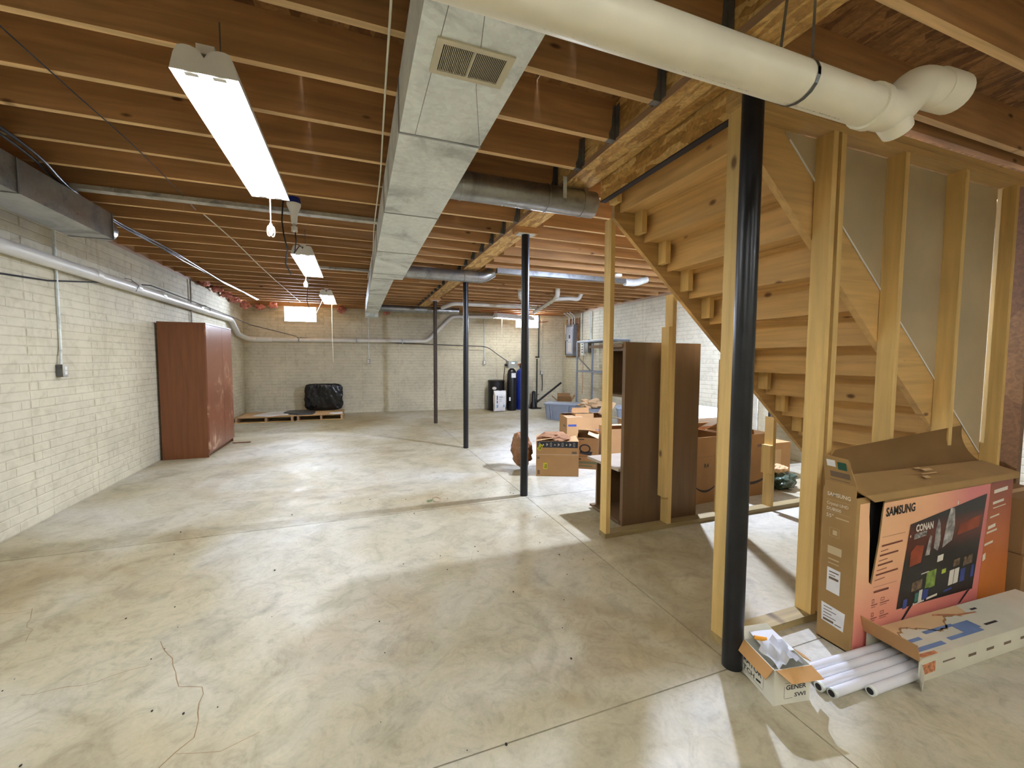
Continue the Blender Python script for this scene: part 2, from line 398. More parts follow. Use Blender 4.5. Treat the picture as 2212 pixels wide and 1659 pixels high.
# ------------------------------------------------------------------ room dimensions
XL, XR, YN = -2.60, 5.85, -2.6
HJ = 2.770            # joist bottoms
JD = 0.235            # joist depth
def yb(x): return 11.9-0.071*(x+2.6)
JP = 0.4064; JY0 = 1.85
JYS = [JY0+JP*k for k in range(-10, 24)]

# ------------------------------------------------------------------ floor
fl = structure_root('floor')
mk('subslab', box(B(), XL-0.3, XR+0.3, YN-0.3, 12.4, -0.2, -0.012), M['joint'], fl)
xs = [(XL-0.02, 1.636), (1.642, XR+0.02)]
ysj = [(YN, 1.385), (1.391, 3.917), (3.923, 6.6), (6.606, 9.3), (9.306, 12.3)]
for x0, x1 in xs:
    for y0, y1 in ysj:
        mk('slab', box(B(), x0, x1, y0, y1, -0.012, 0), M['floor'], fl)
def ribbon(pts, w, z=0.0006):
    bm = B(); P = []
    for i in range(len(pts)-1):
        a, b = Vector((*pts[i], 0)), Vector((*pts[i+1], 0)); n = max(2, int((b-a).length/0.05))
        for k in range(n): P.append(a.lerp(b, k/n))
    P.append(Vector((*pts[-1], 0)))
    prev = None
    for i, p in enumerate(P):
        q = p+Vector((noise.noise(p*9)*0.03, noise.noise(p*9+Vector((5, 5, 5)))*0.03, 0))
        d = (P[min(i+1, len(P)-1)]-P[max(0, i-1)]).normalized(); s = Vector((-d.y, d.x, 0))*w*(0.6+0.6*random.random())/2
        cur = (bm.verts.new((q.x+s.x, q.y+s.y, z)), bm.verts.new((q.x-s.x, q.y-s.y, z)))
        if prev: bm.faces.new((prev[0], prev[1], cur[1], cur[0]))
        prev = cur
    return bm
M['crack'] = plain('floor_crack', (140, 118, 86), 0.9)
for pts, w in (([(-0.97, 2.52), (-0.86, 2.34), (-0.74, 2.14), (-0.66, 2.1), (-0.62, 1.9), (-0.60, 1.80), (-0.67, 1.7), (-0.74, 1.45)], 0.0045),
               ([(-1.38, 2.3), (-1.15, 2.28), (-0.9, 2.36)], 0.003), ([(-0.63, 1.74), (-0.5, 1.72), (-0.38, 1.76)], 0.0025),
               ([(1.61, 6.55), (1.2, 6.9), (0.79, 7.29)], 0.004), ([(-2.3, 3.3), (-2.0, 3.1), (-1.75, 3.1), (-1.6, 2.75)], 0.003),
               ([(1.5, 1.42), (1.3, 1.6), (1.25, 1.9)], 0.002)):
    mk('crack', ribbon(pts, w), M['crack'], fl)
# crumbs of dirt lying about
bm = B()
for i in range(70):
    x, y = random.uniform(-1.8, 1.6), random.uniform(1.2, 4.6); r = random.uniform(0.002, 0.006)
    bmesh.ops.create_icosphere(bm, subdivisions=1, radius=r, matrix=Matrix.Translation((x, y, r*0.5)) @ Matrix.Diagonal((1, 1.4, 0.6, 1)))
mk('floor_debris', bm, M['dark'], label='tiny dark crumbs of dirt scattered over the bare concrete floor', cat='debris', kind='stuff')

# ------------------------------------------------------------------ walls
def brick_bm(w, h, t=0.0035):
    bm = B(); c = 0.006; d = 0.0008
    a = [bm.verts.new(p) for p in ((0, 0, 0), (w, 0, 0), (w, 0, h), (0, 0, h))]
    b = [bm.verts.new(p) for p in ((d, t, c), (w-d, t, c), (w-d, t, h-c), (d, t, h-c))]
    bm.faces.new(b)
    for i in range(4): bm.faces.new((a[i], a[(i+1) % 4], b[(i+1) % 4], b[i]))
    return bm
BW, BH, PX, PZ = 0.2029, 0.0715, 0.2032, 0.0762
def make_wall(name, A, Bp, H, side, openings=(), indiv=None, full=True):
    """A->B plan points, side=+1 when the room is to the left of A->B; bricks stand 6 mm proud"""
    A, Bp = Vector((*A, 0)), Vector((*Bp, 0)); u = (Bp-A).normalized(); L = (Bp-A).length
    n = Vector((-u.y, u.x, 0))*side
    root = structure_root(name, tuple(A))
    th = 0.2
    us = sorted({0, L} | {o[0] for o in openings} | {o[1] for o in openings}); zs = sorted({-0.1, H} | {o[2] for o in openings} | {o[3] for o in openings})
    bm = B()
    for i in range(len(us)-1):
        for j in range(len(zs)-1):
            um, zm = (us[i]+us[i+1])/2, (zs[j]+zs[j+1])/2
            if any(o[0] < um < o[1] and o[2] < zm < o[3] for o in openings): continue
            P = []
            for z in (zs[j], zs[j+1]):
                for uu, dd in ((us[i], 0), (us[i+1], 0), (us[i+1], -th), (us[i], -th)):
                    q = A+u*uu+n*dd; P.append((q.x, q.y, z))
            if side > 0: P = [P[k] for k in (1, 0, 3, 2, 5, 4, 7, 6)]
            hexa(bm, P)
    bmesh.ops.recalc_face_normals(bm, faces=bm.faces)
    mk('wall_panel', bm, M['mortar'], root)
    rot = Matrix((u, n, Vector((0, 0, 1)))).transposed().to_4x4()
    cnt = 0; cand = []
    rows = int(H/PZ)
    for r in range(rows):
        z = 0.006+r*PZ
        off = (r % 2)*PX/2
        k = 0
        while True:
            a = k*PX-off; b = a+BW; k += 1
            if a > L: break
            a = max(a, 0.004); b = min(b, L-0.004)
            # vertical form seams every 0.914 m
            s = round((a+b)/2/0.914)*0.914
            if a < s-0.009 and b > s+0.009:
                parts = [(a, s-0.009), (s+0.009, b)]
            else: parts = [(a, b)]
            for (a2, b2) in parts:
                if b2-a2 < 0.03: continue
                if any(a2 < o[1]+0.01 and b2 > o[0]-0.01 and z < o[3]+0.01 and z+BH > o[2]-0.01 for o in openings): continue
                cand.append((a2, b2, z))
    single = set()
    if indiv:
        full_b = [c for c in cand if abs(c[1]-c[0]-BW) < 1e-4]
        full_b = [c for c in full_b if indiv(c)]
        full_b.sort(key=lambda c: (c[0]+c[1])/2)
        single = set(full_b[:300])
        me = None
        for c in full_b[:300]:
            if me is None:
                o = mk('brick', brick_bm(BW, BH), M['wall'], root)
                for v in o.data.vertices: v.co += Vector(A)
                me = o.data
            else: o = bpy.data.objects.new('brick', me); link(o); o.parent = root
            p = u*c[0]+n*(0.0005+0.0025*random.random()-0.002); p.z = c[2]
            o.matrix_local = Matrix.Translation(p) @ rot
    bm = B()
    for c in cand:
        if c in single: continue
        b1 = brick_bm(c[1]-c[0], BH)
        p = A+u*c[0]+n*(0.0025*random.random()-0.002); p.z = c[2]
        mat = Matrix.Translation(p) @ rot
        vs = {}
        for v in b1.verts: vs[v.index] = bm.verts.new(mat @ v.co)
        for f in b1.faces: bm.faces.new([vs[v.index] for v in f.verts])
        b1.free()
    bmesh.ops.recalc_face_normals(bm, faces=bm.faces)
    mk('bricks', bm, M['wall'], root, kind='stuff')
    return root
# patch: verts index needs refresh inside brick_bm users
_old = brick_bm
def brick_bm(w, h, t=0.0035):
    b = _old(w, h, t); b.verts.index_update(); return b

WL = make_wall('wall_left', (XL, YN), (XL, yb(XL)), 2.73, -1, indiv=lambda c: c[0]-2.6 > 3.3)
U = Vector((XR-XL, yb(XR)-yb(XL), 0)); UL = U.length; Uu = U.normalized()
def ub(x): return (x-XL)/Uu.x
win = [(ub(-1.68), ub(-0.95), 2.35, 2.73), (ub(4.36), ub(5.08), 2.35, 2.73)]
WB = make_wall('wall_back', (XL, yb(XL)), (XR, yb(XR)), 2.73, -1, openings=win)
WR = make_wall('wall_right', (XR, YN), (XR, yb(XR)), 2.73, 1)
WF = structure_root('wall_front', (0, YN, 0)); mk('wall_panel', box(B(), XL-0.2, XR+0.2, YN-0.2, YN, -0.1, 2.73), M['wall'], WF)
# sill plates and rim boards
tr = structure_root('trim_1')
mk('sill_plate', box(B(), XL-0.16, XL-0.02, YN, 11.9, 2.73, 2.77), M['joist_y'], tr)
mk('rim_board', box(B(), XL-0.06, XL-0.02, YN, 11.9, 2.77, 3.01), M['joist_y'], tr)
mk('sill_plate', box(B(), XR+0.02, XR+0.16, YN, 11.4, 2.73, 2.77), M['joist_y'], tr)
mk('rim_board', box(B(), XR+0.02, XR+0.06, YN, 11.4, 2.77, 3.01), M['joist_y'], tr)
bm = B()
P = lambda x, d, z: (x, yb(x)+d, z)
hexa(bm, [P(XL-.1, 0.02, 2.73), P(XR+.1, 0.02, 2.73), P(XR+.1, 0.16, 2.73), P(XL-.1, 0.16, 2.73), P(XL-.1, 0.02, 3.01), P(XR+.1, 0.02, 3.01), P(XR+.1, 0.16, 3.01), P(XL-.1, 0.16, 3.01)])
mk('rim_board', bm, M['joist'], tr)
mk('rim_board', box(B(), XL-.1, XR+.1, YN-0.1, YN, 2.73, 3.01), M['joist'], tr)

# windows
for i, (x0, x1) in enumerate(((-1.68, -0.95), (4.36, 5.08))):
    w = structure_root('window_%d' % (i+1), (x0, yb(x0), 2.35))
    z0, z1 = 2.35, 2.73
    def wb(bm, a, b, c, d, y0=0.10, y1=0.14):
        Q = lambda x, dd, z: (x, yb(x)+dd, z)
        return hexa(bm, [Q(a, y0, c), Q(b, y0, c), Q(b, y1, c), Q(a, y1, c), Q(a, y0, d), Q(b, y0, d), Q(b, y1, d), Q(a, y1, d)])
    bm = B()
    wb(bm, x0, x1, z0, z0+0.015); wb(bm, x0, x1, z1-0.015, z1); wb(bm, x0, x0+0.015, z0+.015, z1-.015); wb(bm, x1-0.015, x1, z0+.015, z1-.015)
    mk('window_frame', bm, M['white'], w)
    mk('pane', wb(B(), x0+0.015, x1-0.015, z0+0.015, z1-0.015, 0.118, 0.122), M['glass'], w)
    mk('window_sill', wb(B(), x0+.01, x1-.01, z0, z0+0.012, -0.01, 0.1), M['wall'], w)
    ld = bpy.data.lights.new('daylight', 'AREA'); ld.shape = 'RECTANGLE'; ld.size = x1-x0; ld.size_y = z1-z0
    ld.energy = 30; ld.color = (0.72, 0.82, 1.0)
    lo = bpy.data.objects.new('daylight', ld); link(lo); lo.location = ((x0+x1)/2, yb((x0+x1)/2)+0.17, (z0+z1)/2)
    lo.rotation_euler = (math.radians(-90), 0, 0)

# ------------------------------------------------------------------ ceiling: subfloor, joists, hangers
ce = structure_root('ceiling', (0, 0, HJ))
bm = B()
for i in range(4):
    pass
k = 0
y = YN
while y < 12.2:
    y1 = min(y+1.219, 12.3)
    x = XL-0.1-(k % 2)*1.2
    while x < XR+0.1:
        a, b = max(x, XL-0.1), min(x+2.438, XR+0.1)
        if b-a > 0.1: mk('subfloor_panel', box(B(), a+0.0015, b-0.0015, y+0.0015, y1-0.0015, HJ+JD, HJ+JD+0.018), M['osb'], ce)
        x += 2.438
    y = y1; k += 1
HX = 1.497
def joist_mesh(x0, x1):
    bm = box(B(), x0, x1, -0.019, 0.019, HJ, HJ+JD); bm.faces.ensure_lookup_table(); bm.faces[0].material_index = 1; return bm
JL = JR = None; HG = None
def hanger(parent, sign=1):
    bm = B(); x1 = HX
    box(bm, x1-0.05, x1, -0.0205, 0.0205, HJ-0.0022, HJ-0.0005)
    for s in (-1, 1):
        a = [(-0.045, 0), (-0.048, 0.03), (-0.03, 0.07), (-0.022, 0.2), (0, 0.2), (0, 0)]
        poly_plate(bm, a, (x1, s*0.0195, HJ), (1, 0, 0), (0, 0, 1), (0, s*1.0, 0), 0.0018)
        box(bm, x1-0.002, x1, min(s*0.02, s*0.055), max(s*0.02, s*0.055), HJ+0.01, HJ+0.2)
    bmesh.ops.recalc_face_normals(bm, faces=bm.faces)
    return bm
for i, y in enumerate(JYS):
    if JL is None:
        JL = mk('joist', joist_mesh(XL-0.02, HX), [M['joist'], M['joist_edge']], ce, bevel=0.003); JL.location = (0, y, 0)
        HG = mk('joist_hanger', hanger(ce), M['hanger'], ce); HG.parent = JL; HG.location = (0, 0, 0)
        ORG[HG] = ORG[ce]
    else:
        o = JL.copy(); COL.objects.link(o); o.location = (0, y, 0)
        h = HG.copy(); COL.objects.link(h); h.parent = o
    if 1.5 < y < 2.85: continue
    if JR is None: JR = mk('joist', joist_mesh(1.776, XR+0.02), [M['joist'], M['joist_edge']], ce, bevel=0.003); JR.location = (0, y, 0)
    else:
        o = JR.copy(); COL.objects.link(o); o.location = (0, y, 0)
# blocking / headers round the stair opening
mk('header', box(B(), 1.84, XR, 2.80, 2.838, HJ-0.0, HJ+JD), M['joist'], ce)
mk('header', box(B(), 1.84, XR, 1.53, 1.568, HJ, HJ+JD), M['joist'], ce)
# main beam of three plies
be = thing('support_beam', 'long strand lumber beam running the length of the ceiling over the steel columns', 'beam', (1.635, 4, HJ))
for j in range(3):
    x0 = HX+0.003+j*0.0745
    z0 = 2.765 if j else 2.762
    mk('ply', box(B(), x0, x0+0.0725, YN, 11.25, z0, HJ+JD-0.003), M['lsl'], be, bevel=0.002)
mk('ledger_strip', box(B(), HX+0.0005, HX+0.0025, YN, 11.25, 2.7605, 2.80), M['joist_y'], be)

# ------------------------------------------------------------------ steel columns
cols = [(1.635, 1.40, 'near', 'black', M['black_steel'], 0.0445, 'nearest black steel column with scuffs, beside the doubled pine stud of the stair wall'),
        (1.633, 4.01, 'second', 'black', M['black_steel'], 0.041, 'second nearest glossy black steel column under the beam, in front of the bright window'),
        (1.63, 6.50, 'third', 'dark', M['black_steel'], 0.041, 'dark steel column under the elbow of the farther round duct'),
        (1.63, 9.25, 'far', 'brown', M['brown_steel'], 0.041, 'farthest thin brown steel column near the back wall')]
for x, y, _, _, m, r, lab in cols:
    t = thing('steel_column', lab, 'column', (x, y, 0), 'steel columns under the beam')
    mk('post', cyl(B(), (x, y, 0.0), (x, y, 2.70), r, 24), m, t, smooth=True)
    mk('cap_plate', box(B(), x-0.09, x+0.09, y-0.05, y+0.05, 2.70, 2.708), M['galv'], t)
    mk('shim_block', box(B(), x-0.12, x+0.12, y-0.06, y+0.06, 2.708, 2.762), M['joist'], t)

# ------------------------------------------------------------------ shop lights
def shop_light(x, y, z, L=1.22, label='', rot=0, cord=None):
    t = thing('shop_light', label, 'ceiling light', (x, y, z), 'fluorescent shop lights under the joists')
    t.rotation_euler = (0, 0, rot)
    O = Vector((x, y, z))
    def put(name, bm, mat, **k): return mk(name, bm, mat, t, **k)
    # reflector: double-humped shell open downwards, 0.22 wide
    def prof(inset=0.0):
        pts = []
        for i in range(17):
            a = i/16; xx = (a-0.5)*0.22*(1-inset)
            cc = 0.055 if xx > 0 else -0.055
            hump = 0.05+0.045*math.sqrt(max(0, 1-((xx/(1-inset)-cc)/0.056)**2))
            if i in (0, 16): zz = 0.0
            elif i in (1, 15): zz = 0.06
            else: zz = hump
            pts.append((xx, zz-(0.004 if inset else 0)))
        return pts
    bm = B()
    A = [(x+px, y-L/2, z+pz) for px, pz in prof()]; C = [(x+px, y+L/2, z+pz) for px, pz in prof()]
    va = [bm.verts.new(p) for p in A]; vc = [bm.verts.new(p) for p in C]
    for i in range(16): bm.faces.new((va[i], va[i+1], vc[i+1], vc[i]))
    bm.faces.new(va); bm.faces.new(list(reversed(vc)))
    put('reflector', bm, M['white'])
    put('ballast_channel', box(B(), x-0.03, x+0.03, y-L/2+0.02, y+L/2-0.02, z+0.085, z+0.12), M['white'], bevel=0.004)
    for s in (-1, 1):
        put('lamp_tube', cyl(B(), (x+s*0.045, y-L/2+0.03, z+0.02), (x+s*0.045, y+L/2-0.03, z+0.02), 0.019, 12), M['tube'], smooth=True)
    for e in (-1, 1):
        for s in (-1, 1):
            put('lamp_holder', box(B(), x+s*0.045-0.022, x+s*0.045+0.022, y+e*(L/2-0.017)-0.01, y+e*(L/2-0.017)+0.01, z-0.002, z+0.05), M['white'])
    for e in (-1, 1):
        put('hanging_chain', cyl(B(), (x+0.01, y+e*L*0.36, z+0.115), (x+0.01, y+e*L*0.36, HJ+0.05), 0.003, 6), M['hanger'])
    return t
L0 = shop_light(-0.52, -0.40, 2.50, 1.26, 'fluorescent shop light overhead behind the camera')
L5_fill = shop_light(2.9, -1.3, 2.50, 1.26, 'added unseen fill light shaped as a shop light, behind and right of the camera')  # added out of view to brighten the television carton and stair wall
L6_fill = shop_light(1.3, -1.3, 2.50, 1.26, 'second added unseen fill light shaped as a shop light, directly behind the camera')  # another added lamp out of view, doubles the fill from the right
L1 = shop_light(-0.52, 2.585, 2.50, 1.30, 'nearest fluorescent shop light, glaring white, hanging from the joists at upper left')
L2 = shop_light(-0.51, 5.50, 2.505, 1.26, 'second fluorescent shop light, beyond the bare bulb holder')
L3 = shop_light(-0.47, 8.45, 2.505, 1.26, 'third fluorescent shop light, small and far, above right of the left window')
L4 = shop_light(3.85, 10.2, 2.47, 1.22, 'farthest fluorescent shop light, hanging crosswise before the right window', rot=math.radians(-72))
def cord(name, label, pts, r, mat, knot=None, cat='cord', group=None):
    bm = tube(B(), pts, r, 6)
    if knot:
        k = Vector(knot)
        for a in (0.0, 0.5, -0.45):
            loop = [k+Vector((math.sin(q*2*PI/10)*0.012+a*0.02, a*0.01, -0.035-0.035*math.cos(q*2*PI/10)-abs(a)*0.02)) for q in range(11)]
            tube(bm, loop, r*1.1, 5)
        bmesh.ops.create_icosphere(bm, subdivisions=1, radius=r*3, matrix=Matrix.Translation(k))
    return mk(name, bm, mat, label=label, cat=cat, group=group)
M['cord_w'] = plain('white_cord', (228, 224, 206), 0.7, var=0)
M['cord_y'] = plain('yellow_cord', (214, 190, 60), 0.7, var=0)
cord('pull_cord', 'white pull cord tied in a knot under the nearest shop light', [(-0.52, 3.2, 2.52), (-0.52, 3.2, 2.45), (-0.52, 3.2, 2.30)], 0.0035, M['cord_w'], (-0.52, 3.2, 2.32))
cord('pull_cord', 'short looped pull cord under the second shop light', [(-0.60, 6.08, 2.52), (-0.61, 6.1, 2.44)], 0.004, M['cord_w'], (-0.61, 6.1, 2.44))
cord('pull_cord', 'long straight white string hanging from the third shop light', [(-0.45, 9.05, 2.52), (-0.45, 9.06, 1.8), (-0.44, 9.07, 1.35)], 0.004, M['cord_w'])
cord('pull_cord', 'white string hanging from the crosswise shop light near the right window', [(3.46, 10.05, 2.47), (3.47, 10.06, 1.84)], 0.006, M['cord_w'])

# bare bulb holder with blue box on the near ceiling
t = thing('bulb_holder', 'blue electrical box with white bulb socket and clear bulb on the ceiling', 'lamp holder', (-0.49, 4.12, 2.5))
bm = B(); lathe(bm, (-0.49, 4.12, 2.775), [(0.05, 0.045), (0.055, 0.0), (0.05, -0.002)], 8); mk('junction_box', bm, M['blue'], t)
bm = B(); lathe(bm, (-0.49, 4.12, 2.60), [(0.022, 0), (0.026, 0.03), (0.03, 0.09), (0.055, 0.15), (0.057, 0.17), (0.02, 0.172)], 20); mk('socket', bm, M['white'], t, smooth=True)
bm = B(); lathe(bm, (-0.49, 4.12, 2.53), [(0.008, 0), (0.022, 0.012), (0.024, 0.03), (0.014, 0.055), (0.013, 0.075)], 16); mk('bulb', bm, plain('clear_bulb', (190, 190, 180), 0.1, var=0), t, smooth=True)
bm = B()
for q in range(5):
    ring = [(-0.49+0.024*math.cos(a*2*PI/10), 4.12+0.024*math.sin(a*2*PI/10), 2.535+q*0.009) for a in range(11)]
    tube(bm, ring, 0.0022, 5)
mk('guard_ring', bm, M['white'], t)
cord('power_cord', 'black cord hanging beside the blue ceiling box, left of the bulb', [(-0.57, 4.12, 2.80), (-0.585, 4.12, 2.62), (-0.575, 4.13, 2.5), (-0.55, 4.14, 2.38), (-0.57, 4.15, 2.26), (-0.55, 4.3, 2.2)], 0.006, M['black'])
cord('power_cord', 'black cord hanging straight down below the clear bulb', [(-0.485, 4.13, 2.53), (-0.48, 4.13, 2.46), (-0.49, 4.13, 2.38)]+[(-0.50, 4.16, 2.36), (-0.52, 4.7, 2.55), (-0.53, 4.92, 2.60)], 0.005, M['black'])
cord('power_cord', 'pair of dark cords drooping below the second shop light', [(-0.56, 6.0, 2.6), (-0.62, 6.3, 2.2), (-0.58, 6.7, 2.0), (-0.55, 8.6, 2.6)], 0.005, M['black'])

# the bare bulb behind the stairs (lights the right half of the room)
t = thing('bulb_holder', 'porcelain holder with lit bare bulb on the ceiling behind the staircase', 'lamp holder', (3.62, 4.0, 2.5))
bm = B(); lathe(bm, (3.62, 4.0, 2.66), [(0.02, 0), (0.03, 0.04), (0.055, 0.09), (0.057, 0.108), (0.02, 0.11)], 16); mk('socket', bm, M['white'], t, smooth=True)
bm = B(); bmesh.ops.create_uvsphere(bm, u_segments=14, v_segments=8, radius=0.045, matrix=Matrix.Translation((3.62, 4.0, 2.605))); mk('bulb', bm, M['bulb'], t, smooth=True)
bm = B(); prof = [(0.03, 2.685), (0.07, 2.672), (0.105, 2.64), (0.13, 2.594)]
n = 24; prev = None
for rr_, zz_ in prof:
    cur = [bm.verts.new((3.62+rr_*math.cos(2*PI*j/n), 4.0+rr_*math.sin(2*PI*j/n), zz_)) for j in range(n)]
    if prev:
        for j in range(n): bm.faces.new((prev[j], prev[(j+1) % n], cur[(j+1) % n], cur[j]))
    prev = cur
mk('shade', bm, M['white'], t, smooth=True)

# ------------------------------------------------------------------ ducts
du = thing('main_duct', 'big rectangular galvanized trunk duct running the length of the ceiling', 'duct', (0.4, 4, 2.51))
ysec = [(-2.4, -0.3), (-0.3, 0.9), (0.9, 2.105), (2.11, 3.265), (3.27, 4.45), (4.455, 5.6), (5.605, 5.95), (5.955, 7.4), (7.405, 9.2), (9.205, 10.9)]
for i, (a, b) in enumerate(ysec):
    xr = 0.603 if b <= 5.96 else 0.49
    bm = box(B(), 0.207, xr, a+0.002, b-0.002, 2.512, 2.762)
    mk('duct_section', bm, M['galv'], du, bevel=0.002)
    if i: mk('seam_cleat', box(B(), 0.203, xr+0.004, a-0.006, a+0.006, 2.5085, 2.762), M['galv_d'], du)
mk('boot', box(B(), 0.205, 0.50, 10.5, 10.9, 2.43, 2.512), M['galv'], du)
for p in ([(0.28, 0.9), (0.28, 2.1)], [(0.33, 0.9), (0.39, 1.3), (0.46, 1.66), (0.60, 2.1)]):
    bm = B(); tube(bm, [(x, y, 2.5118) for x, y in p], 0.0012, 4); mk('crease', bm, M['hanger'], du)
g = thing('vent_register', 'cream louvred metal air register on the underside of the main duct', 'vent', (0.41, 1.54, 2.50))
zb = 2.505
bm = B(); box(bm, 0.27, 0.55, 1.45, 1.472, zb, 2.5115); box(bm, 0.27, 0.55, 1.608, 1.63, zb, 2.5115); box(bm, 0.27, 0.295, 1.472, 1.608, zb, 2.5115); box(bm, 0.525, 0.55, 1.472, 1.608, zb, 2.5115); box(bm, 0.404, 0.412, 1.472, 1.608, zb, 2.5115)
mk('register_frame', bm, M['cream'], g)
bm = B(); box(bm, 0.295, 0.525, 1.472, 1.608, 2.5105, 2.5113); mk('backing', bm, M['dark'], g)
bm = B()
for k in range(36):
    xx = 0.299+k*0.00625+(0.004 if k > 17 else 0)
    if xx > 0.522: break
    hexa(bm, [(xx, 1.472, zb+0.0005), (xx+0.002, 1.472, zb+0.0005), (xx+0.002, 1.608, zb+0.0005), (xx, 1.608, zb+0.0005), (xx+0.003, 1.472, zb+0.005), (xx+0.005, 1.472, zb+0.005), (xx+0.005, 1.608, zb+0.005), (xx+0.003, 1.608, zb+0.005)])
mk('louvres', bm, M['cream'], g, kind='stuff')
# round branches
def round_duct(label, path, r, joints, strap=None):
    t = thing('round_duct', label, 'duct', tuple(path[0]))
    mk('pipe', tube(B(), arc_path(path, 0.12, 6), r, 24), M['galv_d'], t, smooth=True)
    for x in joints:
        y, z = path[0][1], path[0][2]
        mk('joint_collar', cyl(B(), (x, y, z), (x+0.012, y, z), r+0.005, 24), M['galv_d'], t)
    if strap: mk('strap', box(B(), strap-0.015, strap+0.015, path[0][1]-r-0.004, path[0][1]-r-0.002, path[0][2]-0.02, 2.80), M['galv'], t)
    return t
round_duct('nearer round galvanized branch duct passing under the beam to the stair header', [(0.60, 2.96, 2.662), (1.78, 2.96, 2.662)], 0.098, [0.62, 0.70, 1.36, 1.66], 1.48)
round_duct('farther round galvanized branch duct crossing under the beam with an elbow at its end', [(0.49, 6.12, 2.662), (1.80, 6.12, 2.662), (1.95, 6.12, 2.76)], 0.085, [0.52, 0.62, 1.5, 1.72])
bm = B(); tube(bm, [(0.49, 10.3, 2.62), (2.4, 10.3, 2.62)], 0.08, 20)
mk('round_duct', bm, M['galv_d'], label='dim round branch duct along the far end of the ceiling near the back wall', cat='duct', smooth=True)
bm = B(); box(bm, 1.95, 4.2, 5.87, 5.95, 2.70, 2.768)
mk('flat_duct', bm, M['galv_d'], label='flat pale metal duct crossing under the joists right of the beam', cat='duct', bevel=0.004)
bm = B(); tube(bm, arc_path([(4.19, 5.91, 2.72), (4.4, 5.91, 2.72), (4.62, 5.91, 2.80)], 0.1), 0.06, 16)
mk('duct_elbow', bm, M['galv'], label='metal duct elbow at the end of the flat pale duct, right of the beam', cat='duct', smooth=True)
mk('joist_duct', box(B(), -2.35, 0.205, 4.25, 4.33, 2.735, 2.7685), M['galv_l'], label='flat patchy white metal duct between the joists, behind the bare bulb holder', cat='duct', bevel=0.003)
mk('joist_duct', box(B(), -0.75, 0.205, 6.69, 6.765, 2.738, 2.7685), M['galv_l'], label='short flat white metal duct between far joists, right of the second shop light', cat='duct', bevel=0.003)
# left return duct
t = thing('return_duct', 'dull grey rectangular duct hanging high along the left wall', 'duct', (-2.15, 1, 2.47))
for a, b in ((-2.4, 0.6), (0.6, 2.2), (2.2, 3.62), (3.62, 4.72)):
    mk('duct_section', box(B(), -2.29, -1.99, a+0.002, b-0.002, 2.47, 2.69), M['galv_d'], t, bevel=0.002)
    mk('seam_cleat', box(B(), -2.295, -1.985, b-0.006, b+0.006, 2.466, 2.69), M['hanger'], t)
mk('end_boot', tube(B(), [(-2.12, 4.72, 2.57), (-2.12, 4.9, 2.585), (-2.12, 4.98, 2.60)], [0.098, 0.095, 0.06], 16), M['galv_d'], t, smooth=True)

# ------------------------------------------------------------------ pipes
t = thing('drain_pipe', 'long white plastic drain pipe crossing in front of the nearest column at upper right', 'pipe', (0.5, 0.88, 2.2))
mk('pipe', tube(B(), [(-1.2, 0.88, 2.222), (1.53, 0.88, 2.232)], 0.0572, 28), M['pvc'], t, smooth=True)
path = arc_path([(1.52, 0.88, 2.232), (1.63, 0.88, 2.235), (1.74, 0.875, 2.345), (1.92, 0.87, 2.352)], 0.05, 6)
mk('elbow_fitting', tube(B(), path, 0.0585, 24), M['pvc'], t, smooth=True)
mk('coupling_ring', cyl(B(), (1.505, 0.88, 2.232), (1.535, 0.88, 2.232), 0.065, 24), M['pvc'], t, smooth=True)
mk('coupling_ring', cyl(B(), (1.83, 0.872, 2.351), (1.93, 0.868, 2.353), 0.062, 24), M['pvc'], t, smooth=True)
mk('cleanout_hub', tube(B(), [(1.62, 0.88, 2.23), (1.675, 0.885, 2.19)], [0.05, 0.042], 20), M['pvc'], t, smooth=True)
a_ = math.radians(10)
pr = Print((0, 0.88+0.0572*math.sin(a_), 2.2275-0.0572*math.cos(a_)), (1, 0, 0.0035), (0, -math.cos(a_), -math.sin(a_)), (0, math.sin(a_), -math.cos(a_)))
bm = B()
for seg0, seg1 in ((0.34, 0.62), (0.74, 1.02), (1.16, 1.4)):
    xx = seg0
    while xx < seg1:
        w = random.uniform(0.003, 0.008); pr.rect(bm, xx, -0.004, w, random.uniform(0.004, 0.006)); xx += w+0.004
mk('printed_marking', bm, plain('faded_green_ink', (96, 112, 92), 0.6, var=0), t)
bm = B()
loop = [(1.19+0.010*math.sin(a), 0.88-0.0595*math.sin(a), 2.2305-0.0595*math.cos(a)) for a in [(-80+i*20)*PI/180 for i in range(12)]]
loop = [Vector(q) for q in loop]
top = Vector((1.235, 0.865, 2.78))
def strap_mesh(bm, pts, w=0.012, th=0.0015):
    prev = None
    for i, p in enumerate(pts):
        s = Vector((w/2, 0, 0)); v = (bm.verts.new(p-s), bm.verts.new(p+s))
        if prev: bm.faces.new((prev[0], prev[1], v[1], v[0]))
        prev = v
strap_mesh(bm, [top+Vector((0, 0.06, 0))]+loop+[top])
bmesh.ops.solidify(bm, geom=bm.faces[:], thickness=0.0012)
mk('hanger_strap', bm, M['galv_d'], t)
